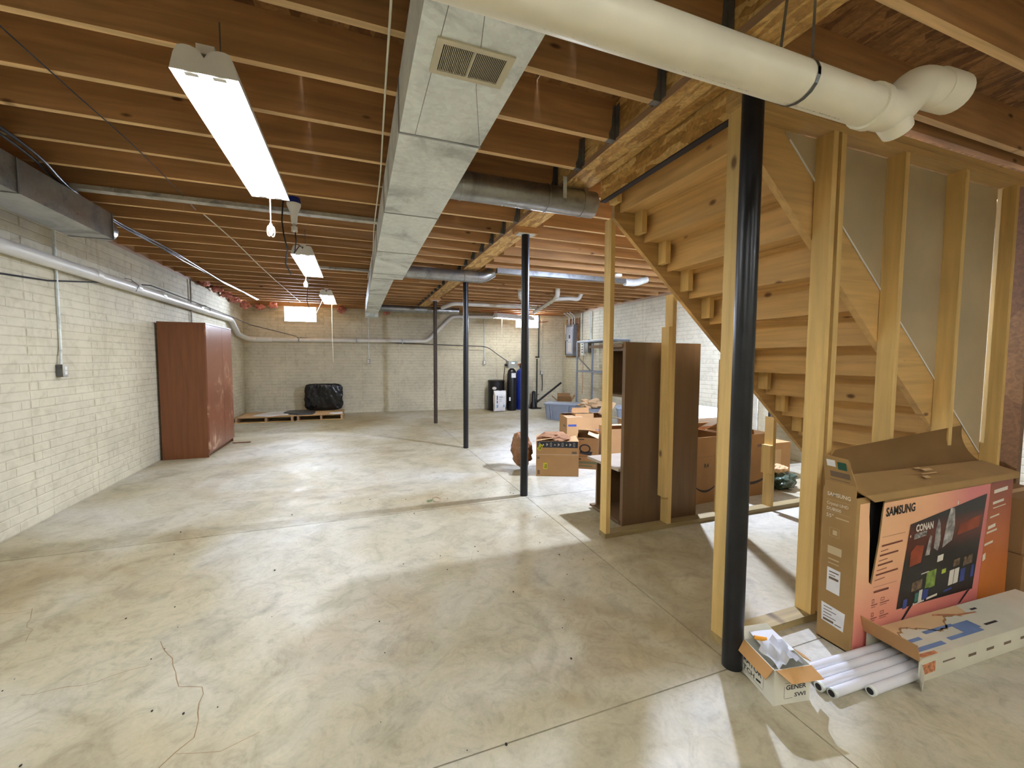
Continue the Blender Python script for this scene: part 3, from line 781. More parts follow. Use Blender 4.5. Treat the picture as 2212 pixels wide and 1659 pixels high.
# wall drain: along the left wall, down at the corner, along the back wall, up to the ceiling
t = thing('wall_drain_pipe', 'long white plastic drain pipe along the left wall and round onto the back wall', 'pipe', (-2.5, 8, 2.2))
mk('pipe', tube(B(), [(-2.53, 1.0, 2.30), (-2.53, 10.5, 2.262)], 0.0572, 20), M['pvc_w'], t, smooth=True)
mk('pipe', tube(B(), arc_path([(-2.53, 10.5, 2.262), (-2.53, 10.62, 2.24), (-2.5, 11.0, 1.97), (-2.44, 11.55, 1.90), (-2.3, 11.74, 1.885)], 0.08), 0.056, 18), M['pvc_w'], t, smooth=True)
mk('pipe', tube(B(), arc_path([(-2.32, 11.75, 1.885), (1.80, 11.47, 1.91), (2.48, 11.44, 2.60), (3.66, 11.36, 2.62), (3.72, 11.36, 2.69), (3.72, 11.36, 2.80)], 0.12), 0.05, 18), M['pvc_w'], t, smooth=True)
for y in (3.9, 5.55, 6.4, 7.1, 8.6): mk('coupling', cyl(B(), (-2.53, y, 2.293), (-2.53, y+0.09, 2.293), 0.0625, 20), M['pvc_w'], t, smooth=True)
mk('coupling', tube(B(), [(-2.45, 11.74, 1.885), (-1.95, 11.72, 1.887)], 0.064, 18), M['pvc_w'], t, smooth=True)
for y in (6.35, 9.0): mk('pipe_hook', tube(B(), [(-2.59, y, 2.38), (-2.53, y, 2.37), (-2.46, y+0.01, 2.30), (-2.49, y+0.01, 2.23)], 0.004, 6), M['hanger'], t)
for x in (-1.35, 0.0, 1.15):
    mk('pipe_clip', box(B(), x-0.012, x+0.012, yb(x)-0.20, yb(x)-0.01, 1.835, 1.96), M['galv_d'], t)
# white vent pipes on ceiling, far right
t = thing('ceiling_pipe', 'white plastic pipes with elbows under the ceiling above the right window', 'pipe', (3.7, 8.4, 2.6))
mk('pipe', tube(B(), [(4.15, 9.6, 2.60), (3.75, 7.55, 2.66)], 0.045, 14), M['pvc_w'], t, smooth=True)
mk('pipe', tube(B(), arc_path([(3.75, 7.6, 2.66), (3.72, 7.45, 2.70), (3.70, 7.4, 2.90)], 0.05), 0.048, 14), M['pvc_w'], t, smooth=True)
mk('pipe', tube(B(), arc_path([(3.78, 7.75, 2.66), (4.1, 7.65, 2.68), (4.28, 7.6, 2.66), (4.34, 7.6, 2.80)], 0.07), 0.04, 14), M['pvc_w'], t, smooth=True)
mk('trap', tube(B(), arc_path([(3.1, 7.9, 2.85), (3.12, 7.9, 2.67), (3.22, 7.9, 2.63)], 0.05), 0.05, 14), M['pvc_w'], t, smooth=True)
bm = B(); tube(bm, arc_path([(1.85, 9.6, 2.60), (2.05, 9.35, 2.68), (4.1, 9.35, 2.69)], 0.1), 0.045, 14)
mk('ceiling_pipe', bm, M['pvc_w'], label='white pipe running across the far ceiling just behind the farthest columns', cat='pipe', smooth=True)
for i, (a, b) in enumerate((((3.0, 10.4, 2.66), (4.3, 9.2, 2.69)), ((3.4, 10.7, 2.68), (5.2, 10.6, 2.68)), ((4.8, 11.355, 2.50), (5.35, 11.315, 2.56)))):
    bm = B(); tube(bm, [a, b], 0.011, 8)
    mk('copper_pipe', bm, M['copper'], label=['copper water pipe slanting under the ceiling left of the right window', 'copper water pipe running crosswise just above the right window', 'short copper pipe on the wall right of the right window'][i], cat='pipe', group='copper pipes near the right window')
# smoke detector
bm = B(); lathe(bm, (3.85, 5.62, 2.725), [(0.035, 0), (0.06, 0.006), (0.068, 0.03), (0.065, 0.045)], 20)
mk('smoke_detector', bm, M['white'], label='round white smoke detector on the joists beside the flat pale duct', cat='smoke detector', smooth=True)

# ------------------------------------------------------------------ cables and wall services
M['cable'] = plain('dark_cable', (56, 56, 64), 0.32, 0.3, var=0.1)
pts = [(-1.93, 2.9, 2.75), (-1.92, 3.38, 2.75), (-1.94, 3.72, 2.74), (-2.06, 4.19, 2.75), (-2.16, 5.19, 2.74), (-2.16, 5.97, 2.745), (-2.12, 6.6, 2.73), (-2.16, 8.6, 2.75), (-2.05, 10.8, 2.74)]
pts = arc_path(pts, 0.2, 3)
for k, dx in enumerate((0, 0.018, -0.016)):
    bm = tube(B(), [p+Vector((dx+0.01*math.sin(p.y*2.1+k), 0, 0.01*math.cos(p.y*1.7+k*2))) for i, p in enumerate(pts)], 0.009, 8)
    mk('cable', bm, M['cable'], label=['upper dark cable of the bundle slung under the joists along the left wall', 'middle grey cable of the bundle slung under the joists along the left wall', 'lower dark cable of the bundle slung under the joists along the left wall'][k], cat='cable', group='cable bundle along the left wall')
bm = tube(B(), [(-1.32, 2.2, 2.765), (-1.32, 2.4, 2.762), (-1.31, 2.8, 2.762), (-1.29, 3.3, 2.762), (-1.30, 3.8, 2.765), (-1.34, 4.6, 2.77)], 0.0035, 5)
mk('cable', bm, M['cable'], label='thin dark wire crossing the near joists diagonally at upper left', cat='cable')
bm = tube(B(), [(-1.31, 4.7, 2.765), (-1.28, 5.6, 2.762), (-1.29, 6.9, 2.76), (-1.28, 8.1, 2.76), (-1.22, 11.0, 2.755)], 0.006, 5)
mk('cable', bm, M['cord_w'], label='white cable running over the far joists toward the left window', cat='cable')
bm = tube(B(), arc_path([(0.13, 1.4, 2.762), (0.14, 1.66, 2.752), (0.15, 2.15, 2.748), (0.18, 3.2, 2.75), (0.18, 4.4, 2.74), (0.21, 5.5, 2.75), (0.19, 7.3, 2.75)], 0.2, 3), 0.005, 6)
mk('cable', bm, M['cord_w'], label='white cable running along the left side of the main duct', cat='cable')
bm = tube(B(), [(-2.585, 3.0, 2.12), (-2.585, 4.42, 2.08), (-2.585, 5.0, 2.12), (-2.575, 6.0, 2.27), (-2.47, 6.7, 2.36), (-2.46, 8.0, 2.34), (-2.46, 10.4, 2.30), (-2.3, 11.2, 2.2), (-1.40, 11.72, 1.98)], 0.008, 6)
mk('cable', bm, M['cable'], label='dark cable sagging along the left wall and over the white drain pipe', cat='cable')
bm = tube(B(), arc_path([(-1.40, 11.70, 1.95), (1.7, 11.45, 1.83), (2.9, 11.33, 1.80), (3.45, 11.3, 1.79), (3.75, 11.2, 1.55), (4.0, 11.05, 1.36)], 0.3, 5), 0.012, 6)
mk('cable', bm, M['cable'], label='dark hose along the back wall drooping to the water softener head', cat='hose')
def outlet(name, label, p, n, conduit_top, w=0.07, h=0.115, mat=None, d=0.05, offs=0.0):
    """p centre on wall, n = room-facing normal"""
    n = Vector(n).normalized(); u = Vector((0, 0, 1)).cross(n).normalized(); p = Vector(p)
    t = thing(name, label, 'outlet', tuple(p))
    def ob(c, sx, sy, sz):
        bm = B(); P = []
        for z in (-sz/2, sz/2):
            for a, b in ((-sx/2, 0), (sx/2, 0), (sx/2, sy), (-sx/2, sy)): P.append(c+u*a+n*b+Vector((0, 0, z)))
        hexa(bm, P); bmesh.ops.recalc_face_normals(bm, faces=bm.faces); return bm
    mk('box', ob(p, w, d, h), mat or M['hanger'], t, bevel=0.003)
    mk('cover_plate', ob(p+n*d, w+0.004, 0.003, h+0.004), M['galv_l'], t)
    for s in (-1, 1): mk('receptacle', ob(p+n*(d+0.003)+Vector((0, 0, s*0.022)), 0.034, 0.004, 0.03), M['white'], t, bevel=0.001)
    mk('conduit', tube(B(), [p+n*0.022+Vector((0, 0, h/2)), p+n*0.022+Vector((0, 0, h/2+0.06)), p+n*0.012+u*offs+Vector((0, 0, h/2+0.16)), Vector((p.x, p.y, conduit_top))+n*0.012+u*offs], 0.0105, 8), M['galv'], t, smooth=True)
    return t
outlet('wall_outlet', 'metal outlet box with conduit low on the left wall, near the camera', (XL+0.006, 5.08, 1.31), (1, 0, 0), 2.72, offs=0.03)
outlet('wall_outlet', 'small pale outlet at the middle of the back wall, left of the main columns', (0.30, yb(0.30)-0.006, 1.36), (-0.071, -1, 0), 2.70)
outlet('wall_outlet', 'black outlet box on the back wall left of the water softener', (3.42, yb(3.42)-0.006, 1.34), (-0.071, -1, 0), 2.60, mat=M['black'])
outlet('wall_outlet', 'grey outlet on the back wall above the slanting black pipe', (5.15, yb(5.15)-0.006, 1.03), (-0.071, -1, 0), 2.60)
bm = tube(B(), [(5.15, 11.28, 1.0), (5.16, 11.27, 0.7), (5.14, 11.24, 0.50)], 0.012, 6)
mk('power_cord', bm, M['black'], label='black cord hanging from the grey outlet to the slanting pipe', cat='cord')
bm = tube(B(), [(XL+0.02, 8.45, 2.74), (XL+0.02, 8.45, 1.96)], 0.011, 8)
mk('conduit', bm, M['galv_d'], label='thin vertical conduit on the left wall above the wardrobe', cat='conduit')
bm = tube(B(), [(5.0, 11.2, 2.72), (5.0, 11.2, 1.5)], 0.02, 8); tube(bm, [(4.95, 11.2, 1.45), (4.95, 11.2, 0.1)], 0.02, 8); tube(bm, [(4.9, 11.2, 1.5), (5.02, 11.2, 1.5)], 0.02, 8)
mk('standpipe', bm, M['black'], label='dark vertical pipe behind the second column, right of the softener', cat='pipe')
# pink insulation at the sill
M['pinkd'] = M['pink']
ins = [(-2.53, 9.0, 2.80), (-2.5, 9.6, 2.79), (-2.5, 10.2, 2.76), (-2.5, 10.8, 2.72), (-2.42, 11.3, 2.66), (-1.9, 11.7, 2.73), (-1.25+0.9, 11.6, 2.68), (0.75, 11.5, 2.68), (-2.2, 11.75, 2.68)]
for i, (x, y, z) in enumerate(ins):
    bm = B(); bmesh.ops.create_icosphere(bm, subdivisions=3, radius=1)
    for v in bm.verts:
        q = v.co*1.7+Vector((i*3.1, 0, 0)); k = 1+0.55*noise.noise(q)+0.3*noise.noise(q*3)
        v.co = Vector((x+v.co.x*0.10*k, y+v.co.y*0.12*k, z+v.co.z*0.085*k))
    lab = ['pink fibreglass tuft over the left wall, nearest the camera', 'pink fibreglass tuft over the left wall, second from the camera', 'pink fibreglass tuft over the left wall, third from the camera', 'pink fibreglass tuft over the left wall just before the back corner', 'drooping pink fibreglass tuft right in the back left corner', 'pink fibreglass tuft on the back wall between corner and left window', 'pink fibreglass tuft below the third shop light, right of the left window', 'pink fibreglass tuft on the back wall right of the main duct end', 'pink fibreglass tuft on the back wall just beside the left corner'][i]
    mk('insulation_tuft', bm, M['pink'], label=lab, cat='insulation', group='pink insulation tufts above the walls', smooth=True)

# electrical panel on the right wall
t = thing('electrical_panel', 'tall grey breaker panel with labels and conduits on the right wall', 'breaker panel', (XR, 10.65, 1.5))
mk('backboard', box(B(), XR-0.03, XR-0.008, 10.3, 11.05, 1.50, 2.60), M['osb'], t)
mk('cabinet', box(B(), XR-0.14, XR-0.03, 10.42, 10.86, 1.54, 2.42), M['grey'], t, bevel=0.006)
mk('door', box(B(), XR-0.148, XR-0.14, 10.46, 10.82, 1.60, 2.36), plain('panel_door', (196, 204, 222), 0.4), t, bevel=0.003)
pr = Print((XR-0.1485, 10.82, 1.60), (0, -1, 0), (0, 0, 1), (-1, 0, 0))
bm = B(); pr.rect(bm, 0.10, 0.05, 0.2, 0.26); mk('paper_label', bm, M['paper'], t)
bm = B(); pr.rect(bm, 0.12, 0.34, 0.12, 0.08); mk('paper_label', bm, M['paper'], t)
bm = B(); pr.rect(bm, 0.16, 0.43, 0.07, 0.1, 2); pr.rect(bm, 0.03, 0.36, 0.04, 0.03, 2); mk('latch', bm, M['ink'], t)
for i, y in enumerate((10.45, 10.6, 10.75, 10.82)):
    mk('conduit', tube(B(), arc_path([(XR-0.09, y, 2.41), (XR-0.09, y-0.03*(i % 2), 2.66), (XR-0.3, y-0.1, 2.74)], 0.06), 0.014, 8), M['galv'], t, smooth=True)
mk('meter_box', box(B(), XR-0.09, XR-0.008, 10.92, 11.02, 2.18, 2.44), M['white'], t, bevel=0.004)
mk('filter_canister', box(B(), XR-0.1, XR-0.03, 10.9, 10.98, 1.56, 1.98), M['ink'], t, bevel=0.004)
for y0, lab in ((10.18, 'grey vertical conduit just right of the breaker panel'), (9.72, 'thin pair of conduits on the right wall above the metal rack'), (6.6, 'lone thin conduit on the bright right wall left of the staircase')):
    bm = tube(B(), [(XR-0.02, y0, 2.72), (XR-0.02, y0, 1.95 if y0 < 10 else 1.6)], 0.016 if y0 > 10 else 0.011, 8)
    if y0 == 9.72: tube(bm, [(XR-0.02, y0-0.06, 2.72), (XR-0.02, y0-0.06, 1.95)], 0.011, 8)
    mk('conduit', bm, M['galv'], label=lab, cat='conduit')
t = thing('outlet_board', 'cluster of switch boxes right of the breaker panel', 'switch box', (XR-0.05, 10.0, 1.5))
mk('box', box(B(), XR-0.09, XR-0.008, 9.93, 10.08, 1.55, 1.92), M['galv'], t, bevel=0.004)
mk('box', box(B(), XR-0.12, XR-0.008, 9.66, 9.86, 1.62, 1.96), M['hanger'], t, bevel=0.004)
for i in range(4): mk('toggle', box(B(), XR-0.098, XR-0.09, 9.98, 10.02, 1.62+i*0.07, 1.65+i*0.07), M['ink'], t)
cord('power_cord', 'thin brown cord dangling below the breaker panel', [(XR-0.05, 10.0, 1.55), (XR-0.06, 10.0, 1.2), (XR-0.06, 10.02, 0.5)], 0.006, M['copper'])

# ------------------------------------------------------------------ wardrobe
t = thing('wardrobe', 'tall brown laminate wardrobe with scuffed reddish doors against the left wall', 'wardrobe', (-2.28, 7.7, 0))
x0, x1, y0, y1, H = -2.565, -2.02, 7.08, 8.35, 1.93
mk('side_panel', box(B(), x0, x1, y0, y0+0.02, 0.0, H-0.02), M['wardrobe'], t, bevel=0.002)
mk('side_panel', box(B(), x0, x1, y1-0.02, y1, 0.0, H-0.02), M['wardrobe'], t, bevel=0.002)
mk('top_panel', box(B(), x0, x1+0.02, y0-0.005, y1+0.005, H-0.02, H), M['wardrobe'], t, bevel=0.002)
mk('back_panel', box(B(), x0, x0+0.01, y0+0.02, y1-0.02, 0.06, H-0.02), M['wardrobe'], t)
mk('plinth', box(B(), x1-0.05, x1-0.03, y0+0.02, y1-0.02, 0.0, 0.07), M['wardrobe'], t)
mk('bottom_panel', box(B(), x0+0.01, x1-0.01, y0+0.02, y1-0.02, 0.07, 0.09), M['wardrobe'], t)
ym = 7.82
mk('door', box(B(), x1, x1+0.018, y0, ym-0.002, 0.07, H-0.025), M['door'], t, bevel=0.002)
mk('door', box(B(), x1, x1+0.018, ym+0.002, y1, 0.07, H-0.025), M['door'], t, bevel=0.002)
for o in list(t.children):
    if o.name.startswith('door'): pass
bm = box(B(), -1.98, -1.72, 8.12, 8.17, 0, 0.012)
mk('wood_strip', bm, M['wardrobe'], label='loose thin brown strip on the floor by the wardrobe', cat='strip')

# ------------------------------------------------------------------ pallets at the back
def pallet(x0, x1, y0, y1, label):
    t = thing('pallet', label, 'pallet', ((x0+x1)/2, (y0+y1)/2, 0), 'wooden pallets by the back wall')
    n = 7; w = (y1-y0)/n
    for k in range(n):
        mk('deck_board', box(B(), x0, x1, y0+k*w+0.012, y0+(k+1)*w-0.012, 0.105, 0.122), M['card'] if False else M['plate'], t)
    for x in (x0+0.02, (x0+x1)/2, x1-0.06): mk('stringer', box(B(), x, x+0.04, y0, y1, 0.018, 0.105), M['joist_y'], t)
    for y in (y0, (y0+y1)/2-0.05, y1-0.1): mk('bottom_board', box(B(), x0, x1, y, y+0.1, 0, 0.018), M['plate'], t)
    return t
pallet(-2.52, -1.36, 10.52, 11.5, 'left wooden pallet on the floor in the back left corner')
pallet(-1.32, -0.32, 10.55, 11.6, 'right wooden pallet on the floor carrying the black wrapped bundle')
def sheet(name, pts, z, th, mat, label, cat, bevel=0, wob=0.0):
    """thin sheet with slightly bent surface"""
    bm = B(); poly_plate(bm, pts, (0, 0, z), (1, 0, 0), (0, 1, 0), (0, 0, 1), th)
    return mk(name, bm, mat, label=label, cat=cat, bevel=bevel)
sheet('cardboard_sheet', [(-2.45, 10.5), (-0.36, 10.52), (-0.36, 11.1), (-0.9, 11.2), (-2.45, 11.45)], 0.124, 0.006, M['card_l'], 'tan flattened cardboard lying over the pallets', 'cardboard')
sheet('foam_sheet', [(-2.2, 10.7), (-1.85, 10.53), (-1.5, 10.75), (-1.55, 11.25), (-1.95, 11.35)], 0.131, 0.018, M['paper'], 'pale foam sheet lying on the left pallet', 'foam sheet')
sheet('plastic_sheet', [(-1.62, 10.9), (-1.3, 10.6), (-0.98, 10.62), (-0.95, 10.95), (-1.2, 11.3), (-1.55, 11.3)], 0.131, 0.04, plain('dark_grey_plastic', (62, 66, 72), 0.4), 'dark grey plastic sheet lying over the middle of the pallets', 'plastic sheet')
sheet('paper_sheet', [(-0.62, 10.62), (-0.5, 10.56), (-0.34, 10.58), (-0.34, 10.8), (-0.6, 10.75)], 0.131, 0.02, M['paper'], 'crumpled white paper on the right end of the pallet', 'paper')
# black wrapped bundle
bm = B(); bmesh.ops.create_cube(bm, size=1); bmesh.ops.subdivide_edges(bm, edges=bm.edges, cuts=26, use_grid_fill=True)
for v in bm.verts:
    p = v.co.copy(); q = p*2
    L = (abs(q.x)**6+abs(q.y)**6+abs(q.z)**6)**(1/6); p = p/L
    fold = noise.noise(Vector((p.x*9+p.z*2.5, p.y*6, p.z*1.2)))*0.05+noise.noise(Vector((p.x*22, p.y*20, p.z*7)))*0.03
    s = 1+fold/0.5
    v.co = Vector((-0.79+p.x*0.84*s, 11.42+p.y*0.20*(1+2.4*fold), 0.47+p.z*0.66*(1+0.4*fold)))
m, nt, p = newmat('black_plastic_bag'); p.inputs['Base Color'].default_value = srgb(12, 12, 14); p.inputs['Roughness'].default_value = 0.16
nz = N(nt, 'ShaderNodeTexNoise', inp={'Scale': 7, 'Detail': 6, 'Distortion': 1.2}); nt.links.new(coords(nt, (1, 1, 0.5)), nz.inputs['Vector']); bump(nt, nz.outputs[0], p, 0.6, 0.03)
mk('wrapped_bundle', bm, m, label='large bundle wrapped in wrinkled shiny black plastic standing on the right pallet', cat='bundle', smooth=True)

# ------------------------------------------------------------------ water softener group
t = thing('brine_tank', 'round black brine tank with a white oval badge by the back wall', 'tank', (3.67, 11.13, 0))
mk('body', lathe(B(), (3.67, 11.13, 0), [(0.225, 0), (0.24, 0.02), (0.232, 0.80)], 28), M['black'], t, smooth=True)
mk('lid', lathe(B(), (3.67, 11.13, 0.80), [(0.24, 0), (0.243, 0.03), (0.22, 0.05)], 28), M['black'], t, smooth=True)
bm = B(); poly_plate(bm, [(0.06*math.cos(a*PI/10), 0.04*math.sin(a*PI/10)) for a in range(20)], (3.55, 10.925, 0.63), (0.83, -0.55, 0), (0, 0, 1), (-0.5, -0.86, 0), 0.012)
bmesh.ops.recalc_face_normals(bm, faces=bm.faces); mk('badge', bm, M['inkwhite'], t)
bm = B(); bmesh.ops.create_cube(bm, size=1); bmesh.ops.subdivide_edges(bm, edges=bm.edges, cuts=10, use_grid_fill=True)
for v in bm.verts:
    p = v.co.copy(); e = abs(p.z*2)**4
    dy = p.y*(0.16*(1-0.75*e)); dx = p.x*(0.31+0.03*e+0.012*noise.noise(p*6))
    v.co = Vector((3.64+dx+0.02*noise.noise(p*3), 10.74+dy+0.012*noise.noise(p*7), 0.295+p.z*0.56+(0.012*noise.noise(Vector((p.x*9, 0, p.z))) if abs(p.z) > 0.45 else 0)))
bag = thing('salt_bag', 'white bag of softener salt leaning on the black brine tank', 'bag', (3.64, 10.74, 0))
mk('bag', bm, M['paper'], bag, smooth=True)
pr = Print((3.50, 10.648, 0.08), (1, 0, 0), (0, 0, 1), (0, -1, 0))
bm = B(); pr.rect(bm, 0.03, 0.16, 0.022, 0.07, 6); pr.rect(bm, 0.03, 0.25, 0.022, 0.12, 6); pr.rect(bm, 0.09, 0.32, 0.11, 0.012, 6); pr.rect(bm, 0.09, 0.27, 0.08, 0.007, 6); pr.rect(bm, 0.1, 0.22, 0.07, 0.006, 6)
mk('printed_text', bm, M['ink'], bag)
bm = B(); pr.rect(bm, 0.025, 0.04, 0.04, 0.08, 6); pr.rect(bm, 0.22, 0.05, 0.03, 0.07, 6); mk('printed_band', bm, plain('sky_blue_ink', (120, 160, 200), 0.6, var=0), bag)
t = thing('water_softener', 'tall black softener tank with a pale control head and lit blue display', 'water softener', (4.07, 10.95, 0))
mk('tank', lathe(B(), (4.07, 10.95, 0), [(0.125, 0), (0.135, 0.03), (0.133, 1.02), (0.115, 1.11), (0.06, 1.165), (0.05, 1.18)], 28), M['black'], t, smooth=True)
mk('control_head', box(B(), 3.93, 4.20, 10.84, 11.06, 1.19, 1.385), plain('grey_head', (150, 150, 142), 0.5), t, bevel=0.012, seg=2)
pr = Print((3.93, 10.84, 1.19), (1, 0, 0), (0, 0, 1), (0, -1, 0))
bm = B(); pr.rect(bm, 0.09, 0.12, 0.09, 0.035, 2); mk('display', bm, M['screen'], t)
mk('valve', tube(B(), [(3.86, 10.95, 1.27), (3.93, 10.95, 1.27)], 0.035, 10), M['black'], t)
pr = Print((3.99, 10.815, 0), (1, 0, 0), (0, 0, 1), (0, -1, 0))
bm = B(); pr.rect(bm, 0.02, 0.92, 0.13, 0.13, 2); mk('paper_label', bm, M['paper'], t)
bm = B(); pr.rect(bm, -0.045, 0.28, 0.045, 0.1, -8); mk('paper_label', bm, M['paper'], t)
mk('hose', tube(B(), arc_path([(3.87, 10.96, 1.24), (3.84, 10.99, 0.9), (3.88, 11.05, 0.35), (3.80, 11.1, 0.3)], 0.1), 0.01, 6), M['black'], t)
for dz in (0, 0.03): mk('copper_stub', tube(B(), [(4.2, 10.96, 1.27+dz), (4.34, 11.0, 1.27+dz)], 0.012, 8), M['copper'], t)
t = thing('filter_tank', 'tall blue filter tank between the softener and the second column', 'tank', (4.42, 11.08, 0))
mk('tank', lathe(B(), (4.42, 11.08, 0), [(0.15, 0), (0.165, 0.03), (0.163, 1.02), (0.14, 1.11), (0.07, 1.16), (0.05, 1.19)], 28), M['blue'], t, smooth=True)
mk('valve_cap', lathe(B(), (4.42, 11.08, 1.19), [(0.06, 0), (0.07, 0.03), (0.065, 0.12), (0.03, 0.14)], 16), M['black'], t, smooth=True)
bm = tube(B(), [(4.84, 11.15, 0.12), (5.72, 11.15, 0.74)], 0.03, 10)
mk('drain_pipe', bm, M['black'], label='black pipe slanting up from the sump pump to the right back corner', cat='pipe', smooth=True)
t = thing('sump_pump', 'dark pump housing on the floor at the foot of the slanting black pipe', 'pump', (4.82, 11.1, 0))
mk('housing', lathe(B(), (4.80, 11.08, 0), [(0.10, 0), (0.11, 0.04), (0.09, 0.14), (0.06, 0.2), (0.05, 0.5), (0.02, 0.52)], 16), M['black'], t, smooth=True)
mk('base', box(B(), 4.7, 5.0, 10.98, 11.18, 0, 0.03), M['black'], t, bevel=0.01)
for z in (0.26, 0.42): mk('valve_handle', tube(B(), [(4.82, 11.05, z), (4.93, 11.0, z)], 0.012, 6), M['black'], t)

# ------------------------------------------------------------------ generic open carton
def carton(t, x0, x1, y0, y1, H, mat, flaps=(0, 0, 0, 0), th=0.005, fl=None, inner=None, rot=0.0, name='carton'):
    """parts of an open carton under thing t: four walls, bottom, flaps (angle from upright, deg outward) order front,right,back,left"""
    cx_, cy_ = (x0+x1)/2, (y0+y1)/2
    Rm = Matrix.Translation((cx_, cy_, 0)) @ Matrix.Rotation(rot, 4, 'Z') @ Matrix.Translation((-cx_, -cy_, 0))
    zb_ = ORG[t].z
    def put(nm, bm, m=mat, **k):
        bmesh.ops.transform(bm, matrix=Rm, verts=bm.verts); return mk(nm, bm, m, t, **k)
    bm = B(); box(bm, x0, x1, y0, y0+th, zb_, zb_+H); box(bm, x0, x1, y1-th, y1, zb_, zb_+H); box(bm, x0, x0+th, y0+th, y1-th, zb_, zb_+H); box(bm, x1-th, x1, y0+th, y1-th, zb_, zb_+H); box(bm, x0+th, x1-th, y0+th, y1-th, zb_, zb_+th)
    put('box_body', bm)
    W_, D_ = x1-x0, y1-y0; f = fl or min(W_, D_)/2
    spec = [((x0, y0), (1, 0), (0, -1), W_), ((x1, y0), (0, 1), (1, 0), D_), ((x1, y1), (-1, 0), (0, 1), W_), ((x0, y1), (0, -1), (-1, 0), D_)]
    for (o, u, n, L), a in zip(spec, flaps):
        if a is None: continue
        a = math.radians(a); up = Vector((n[0]*math.sin(a), n[1]*math.sin(a), math.cos(a)))
        uu = Vector((u[0], u[1], 0)); nn = uu.cross(up).normalized()
        bm = B(); poly_plate(bm, [(0.004, 0), (L-0.004, 0), (L-0.012, f), (0.012, f)], (o[0], o[1], zb_+H), uu, up, nn*-1, th*0.8)
        bmesh.ops.recalc_face_normals(bm, faces=bm.faces)
        put('flap', bm, inner or mat)
    def face(which, lx=0, lz=0):
        o, u, n, L = spec[which]
        R3 = Rm.to_3x3()
        return Print(Rm @ Vector((o[0], o[1], zb_)), R3 @ Vector((u[0], u[1], 0)), (0, 0, 1), R3 @ Vector((n[0], n[1], 0)))
    return face

# ------------------------------------------------------------------ stair walls (studs, plates, drywall)
def stud_wall(name, label, y0, y1, xs, x_end, ztop_fn, ztop_plate, base_mat, sisters=(), double=()):
    t = thing(name, label, 'stud wall', (xs[0], (y0+y1)/2, 0))
    mk('bottom_plate', box(B(), xs[0]-0.005, x_end, y0, y1, 0, 0.038), base_mat, t, bevel=0.003)
    if ztop_plate: 
        mk('top_plate', box(B(), xs[0]-0.02, x_end, y0, y1, ztop_plate, ztop_plate+0.038), M['plate'], t, bevel=0.003)
        mk('top_plate', box(B(), xs[0]-0.02, x_end, y0, y1, ztop_plate+0.04, ztop_plate+0.078), M['plate'], t, bevel=0.003)
    for i, x in enumerate(xs):
        zt = ztop_fn(x+0.019)
        if zt < 0.15: continue
        zt2 = ztop_fn(x+0.038) if not ztop_plate else zt
        bm = B(); z0 = 0.0385; zl = ztop_fn(x) if not ztop_plate else zt
        hexa(bm, [(x, y0, z0), (x+0.038, y0, z0), (x+0.038, y1, z0), (x, y1, z0), (x, y0, zl), (x+0.038, y0, zt2), (x+0.038, y1, zt2), (x, y1, zl)])
        mk('stud', bm, M['stud'], t, bevel=0.002)
    return t
zlow = lambda x: 2.62-0.885*(x-1.72)
FW = stud_wall('stair_far_wall', 'pine stud wall with a bottom plate under the far side of the staircase', 2.795, 2.884, [1.85, 2.46, 3.07, 3.68], 4.55, lambda x: min(2.62, 2.60-0.885*(x-1.76)), None, M['treated'])
for x, z in ((2.425, 0.27), (3.645, 0.36)):
    bm = B(); zt = 2.60-0.885*(x-1.76)-0.3
    hexa(bm, [(x-0.004, 2.79, z), (x+0.034, 2.79, z), (x+0.034, 2.879, z), (x-0.004, 2.879, z), (x-0.004, 2.79, zt), (x+0.034, 2.79, zt), (x+0.034, 2.879, zt), (x-0.004, 2.879, zt)])
    mk('sister_board', bm, M['stud'], FW, bevel=0.002)
NW = stud_wall('stair_near_wall', 'pine stud wall with drywall on its stair side, beside the nearest column', 1.50, 1.589, [1.70, 2.32, 2.93, 3.54, 4.15], 4.25, lambda x: 2.62, 2.621, M['treated'])
for x0 in (2.385,):
    mk('stud', box(B(), x0, x0+0.038, 1.50, 1.589, 0.0385, 2.62), M['stud'], NW, bevel=0.002)
mk('stud', box(B(), 1.742, 1.780, 1.50, 1.589, 0.0385, 2.62), M['stud'], NW, bevel=0.002)
